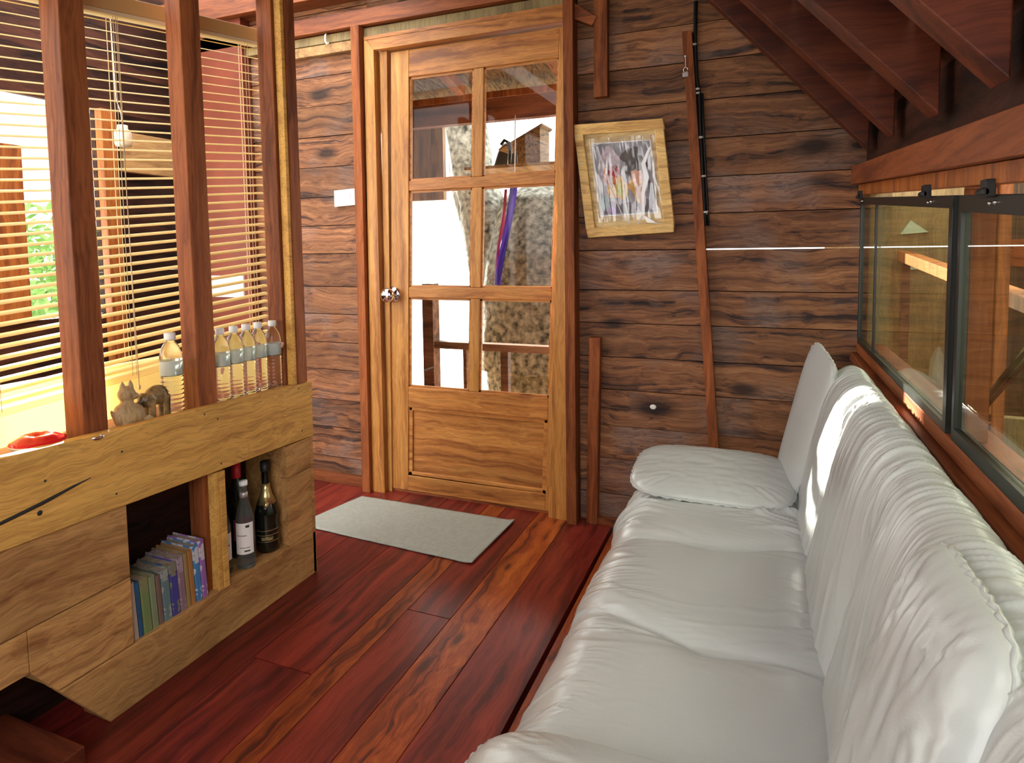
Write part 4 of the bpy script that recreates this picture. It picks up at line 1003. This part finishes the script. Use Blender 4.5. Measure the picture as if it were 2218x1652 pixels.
# right side outside
mb=MB()
for i in range(34): mb.box(1.25,1.28,-1.5+i*.18,-1.325+i*.18,-.5,1.75)
struct('wall_outside_right',mb,'outwall')
mb=MB(); mb.box(.37,1.25,-1.5,4.6,-.1,-.05); struct('floor_walkway',mb,'redy')
mb=MB(); mb.box(.36,1.24,4.3,4.33,-.5,1.7); mb.box(.42,1.28,2.56,2.60,-.1,.55); struct('wall_walkway_end',mb,'olive')
mb=MB(); mb.box(.42,.442,1.46,1.69,-.05,1.33); o=build('outer_post',mb,'orange',None,.003); tag(o,'orange wooden post outside the nearer right window','post')
st=empty('window_stay',(.415,1.46,1.1),'steel stay bar with a slanted arm on the orange post outside the window','window stay')
mb=MB(); mb.box(.408,.4195,1.478,1.535,.76,1.095); build('bar',mb,'steel',st,.001)
mb=MB(); mb.tube([(.408,1.50,1.085),(.402,1.50,1.085)],.012,14); build('pivot',mb,'chrome',st)
mb=MB(); mb.tube([(.402,1.50,.80),(.38,1.15,1.0)],.006,8); mb.tube([(.402,1.50,.785),(.38,1.15,.985)],.004,8); build('arm',mb,'steel',st)
mb=MB(); mb.box(.345,.412,2.47,2.55,-.05,1.34); tag(build('outer_corner_board',mb,'olive',None,.002),'olive tan board outside at the far end of the right windows','board')
wrl=empty('walkway_rail',(.77,2.8,-.05),'long sunlit orange rail outside the right windows','rail')
mb=MB(); ybeam(mb,.74,.80,1.1,4.25,lambda y:.935+.06*(y-2.4),lambda y:.985+.065*(y-2.4)); build('rail_bar',mb,'orange',wrl,.003)
for yy in (1.15,2.9,4.15):
    mb=MB(); mb.box(.75,.79,yy,yy+.05,-.05,.935+.06*(yy-2.4)); build('rail_post',mb,'railw',wrl,.003)
mb=MB(); mb.box(1.236,1.249,-1,4.2,1.02,1.16); tag(build('walkway_board',mb,'redy',None,.002),'broad reddish board along the outer wall beyond the right windows','board')
for (x0,x1,z0,z1,w) in ((.76,.90,1.20,1.28,'upper'),(.79,.95,.99,1.07,'lower')):
    mb=MB(); mb.add([(x0,4.285,z0),(x1,4.285,z0+.01),(x0+.05,4.285,z1),(x0,4.2995,z0),(x1,4.2995,z0+.01),(x0+.05,4.2995,z1)],[(0,1,2),(5,4,3),(0,3,4,1),(1,4,5,2),(2,5,3,0)])
    tag(build('painted_gap_patch',mb,plain('pale_green_gap_'+w,(.62,.78,.62),.6)),'%s pale green triangular patch painted as an opening in the end wall beyond the far right window'%w,'panel')  # bright openings painted on as solid triangles; no daylight passes here
mb=MB(); mb.box(.375,.418,1.2,2.3,.57,.60); mb.box(.375,.418,1.25,1.30,-.05,.57); mb.box(.375,.418,2.2,2.25,-.05,.57); tag(build('outer_ledge',mb,'orange',None,.002),'narrow wooden ledge with legs outside below the right windows','ledge')
# ------------------------------------------------------------------ walls near the camera (unseen enclosure)
mb=MB(); mb.box(-1.56,-1.50,-.9,.1,0,2.2); mb.box(-1.56,-1.50,.1,.30,.70,2.2); struct('wall_left',mb,'darkw')
mb=MB(); mb.box(-1.56,-.95,-.93,-.9,0,2.4); mb.box(-.95,.36,-.93,-.9,0,.75); mb.box(-.95,.36,-.93,-.9,1.8,2.4); struct('wall_rear',mb,'darkw')

# ------------------------------------------------------------------ camera
cx,cy,f=1109.,630.,1352.
def nrm(v): return Vector(v).normalized()
dy=nrm((1650-cx,530-cy,f)); dx=Vector((2280+cx,-(585-cy),-f)); dx=(dx-dy*dx.dot(dy)).normalized(); dz=dx.cross(dy)
if dz.y>0: dz=-dz
# camera axes in world: image right, image up, backward
right=Vector((dx.x,dy.x,dz.x)); up=-Vector((dx.y,dy.y,dz.y)); back_=-Vector((dx.z,dy.z,dz.z))
cam=bpy.data.cameras.new('camera'); co=bpy.data.objects.new('camera',cam); COL.objects.link(co)
Mx=Matrix((( right.x,up.x,back_.x,0),(right.y,up.y,back_.y,0),(right.z,up.z,back_.z,1.15),(0,0,0,1))); co.matrix_world=Mx
cam.sensor_width=36; cam.sensor_fit='HORIZONTAL'; cam.lens=36*f/2218; cam.shift_y=-(826-cy)/2218; cam.shift_x=-(cx-1109)/2218
cam.clip_start=.02; cam.clip_end=200
scene.camera=co
# ------------------------------------------------------------------ light
w=bpy.data.worlds.new('sky'); scene.world=w; w.use_nodes=True; nt=w.node_tree; nt.nodes.clear()
o=nt.nodes.new('ShaderNodeOutputWorld'); b=nt.nodes.new('ShaderNodeBackground'); b.inputs[0].default_value=(1,.975,.94,1); b.inputs[1].default_value=3.2
nt.links.new(b.outputs[0],o.inputs[0])
sun=bpy.data.lights.new('sun','SUN'); sun.energy=22; sun.angle=math.radians(1.0); sun.color=(1,.93,.82)
so=bpy.data.objects.new('sun',sun); COL.objects.link(so)
dirn=Vector((1.25,-.88,-.46)).normalized()
so.rotation_euler=dirn.to_track_quat('-Z','Y').to_euler()
scene.view_settings.view_transform='Standard'; scene.view_settings.look='None'; scene.view_settings.exposure=.75; scene.view_settings.gamma=1
scene.cycles.max_bounces=10; scene.cycles.transparent_max_bounces=24
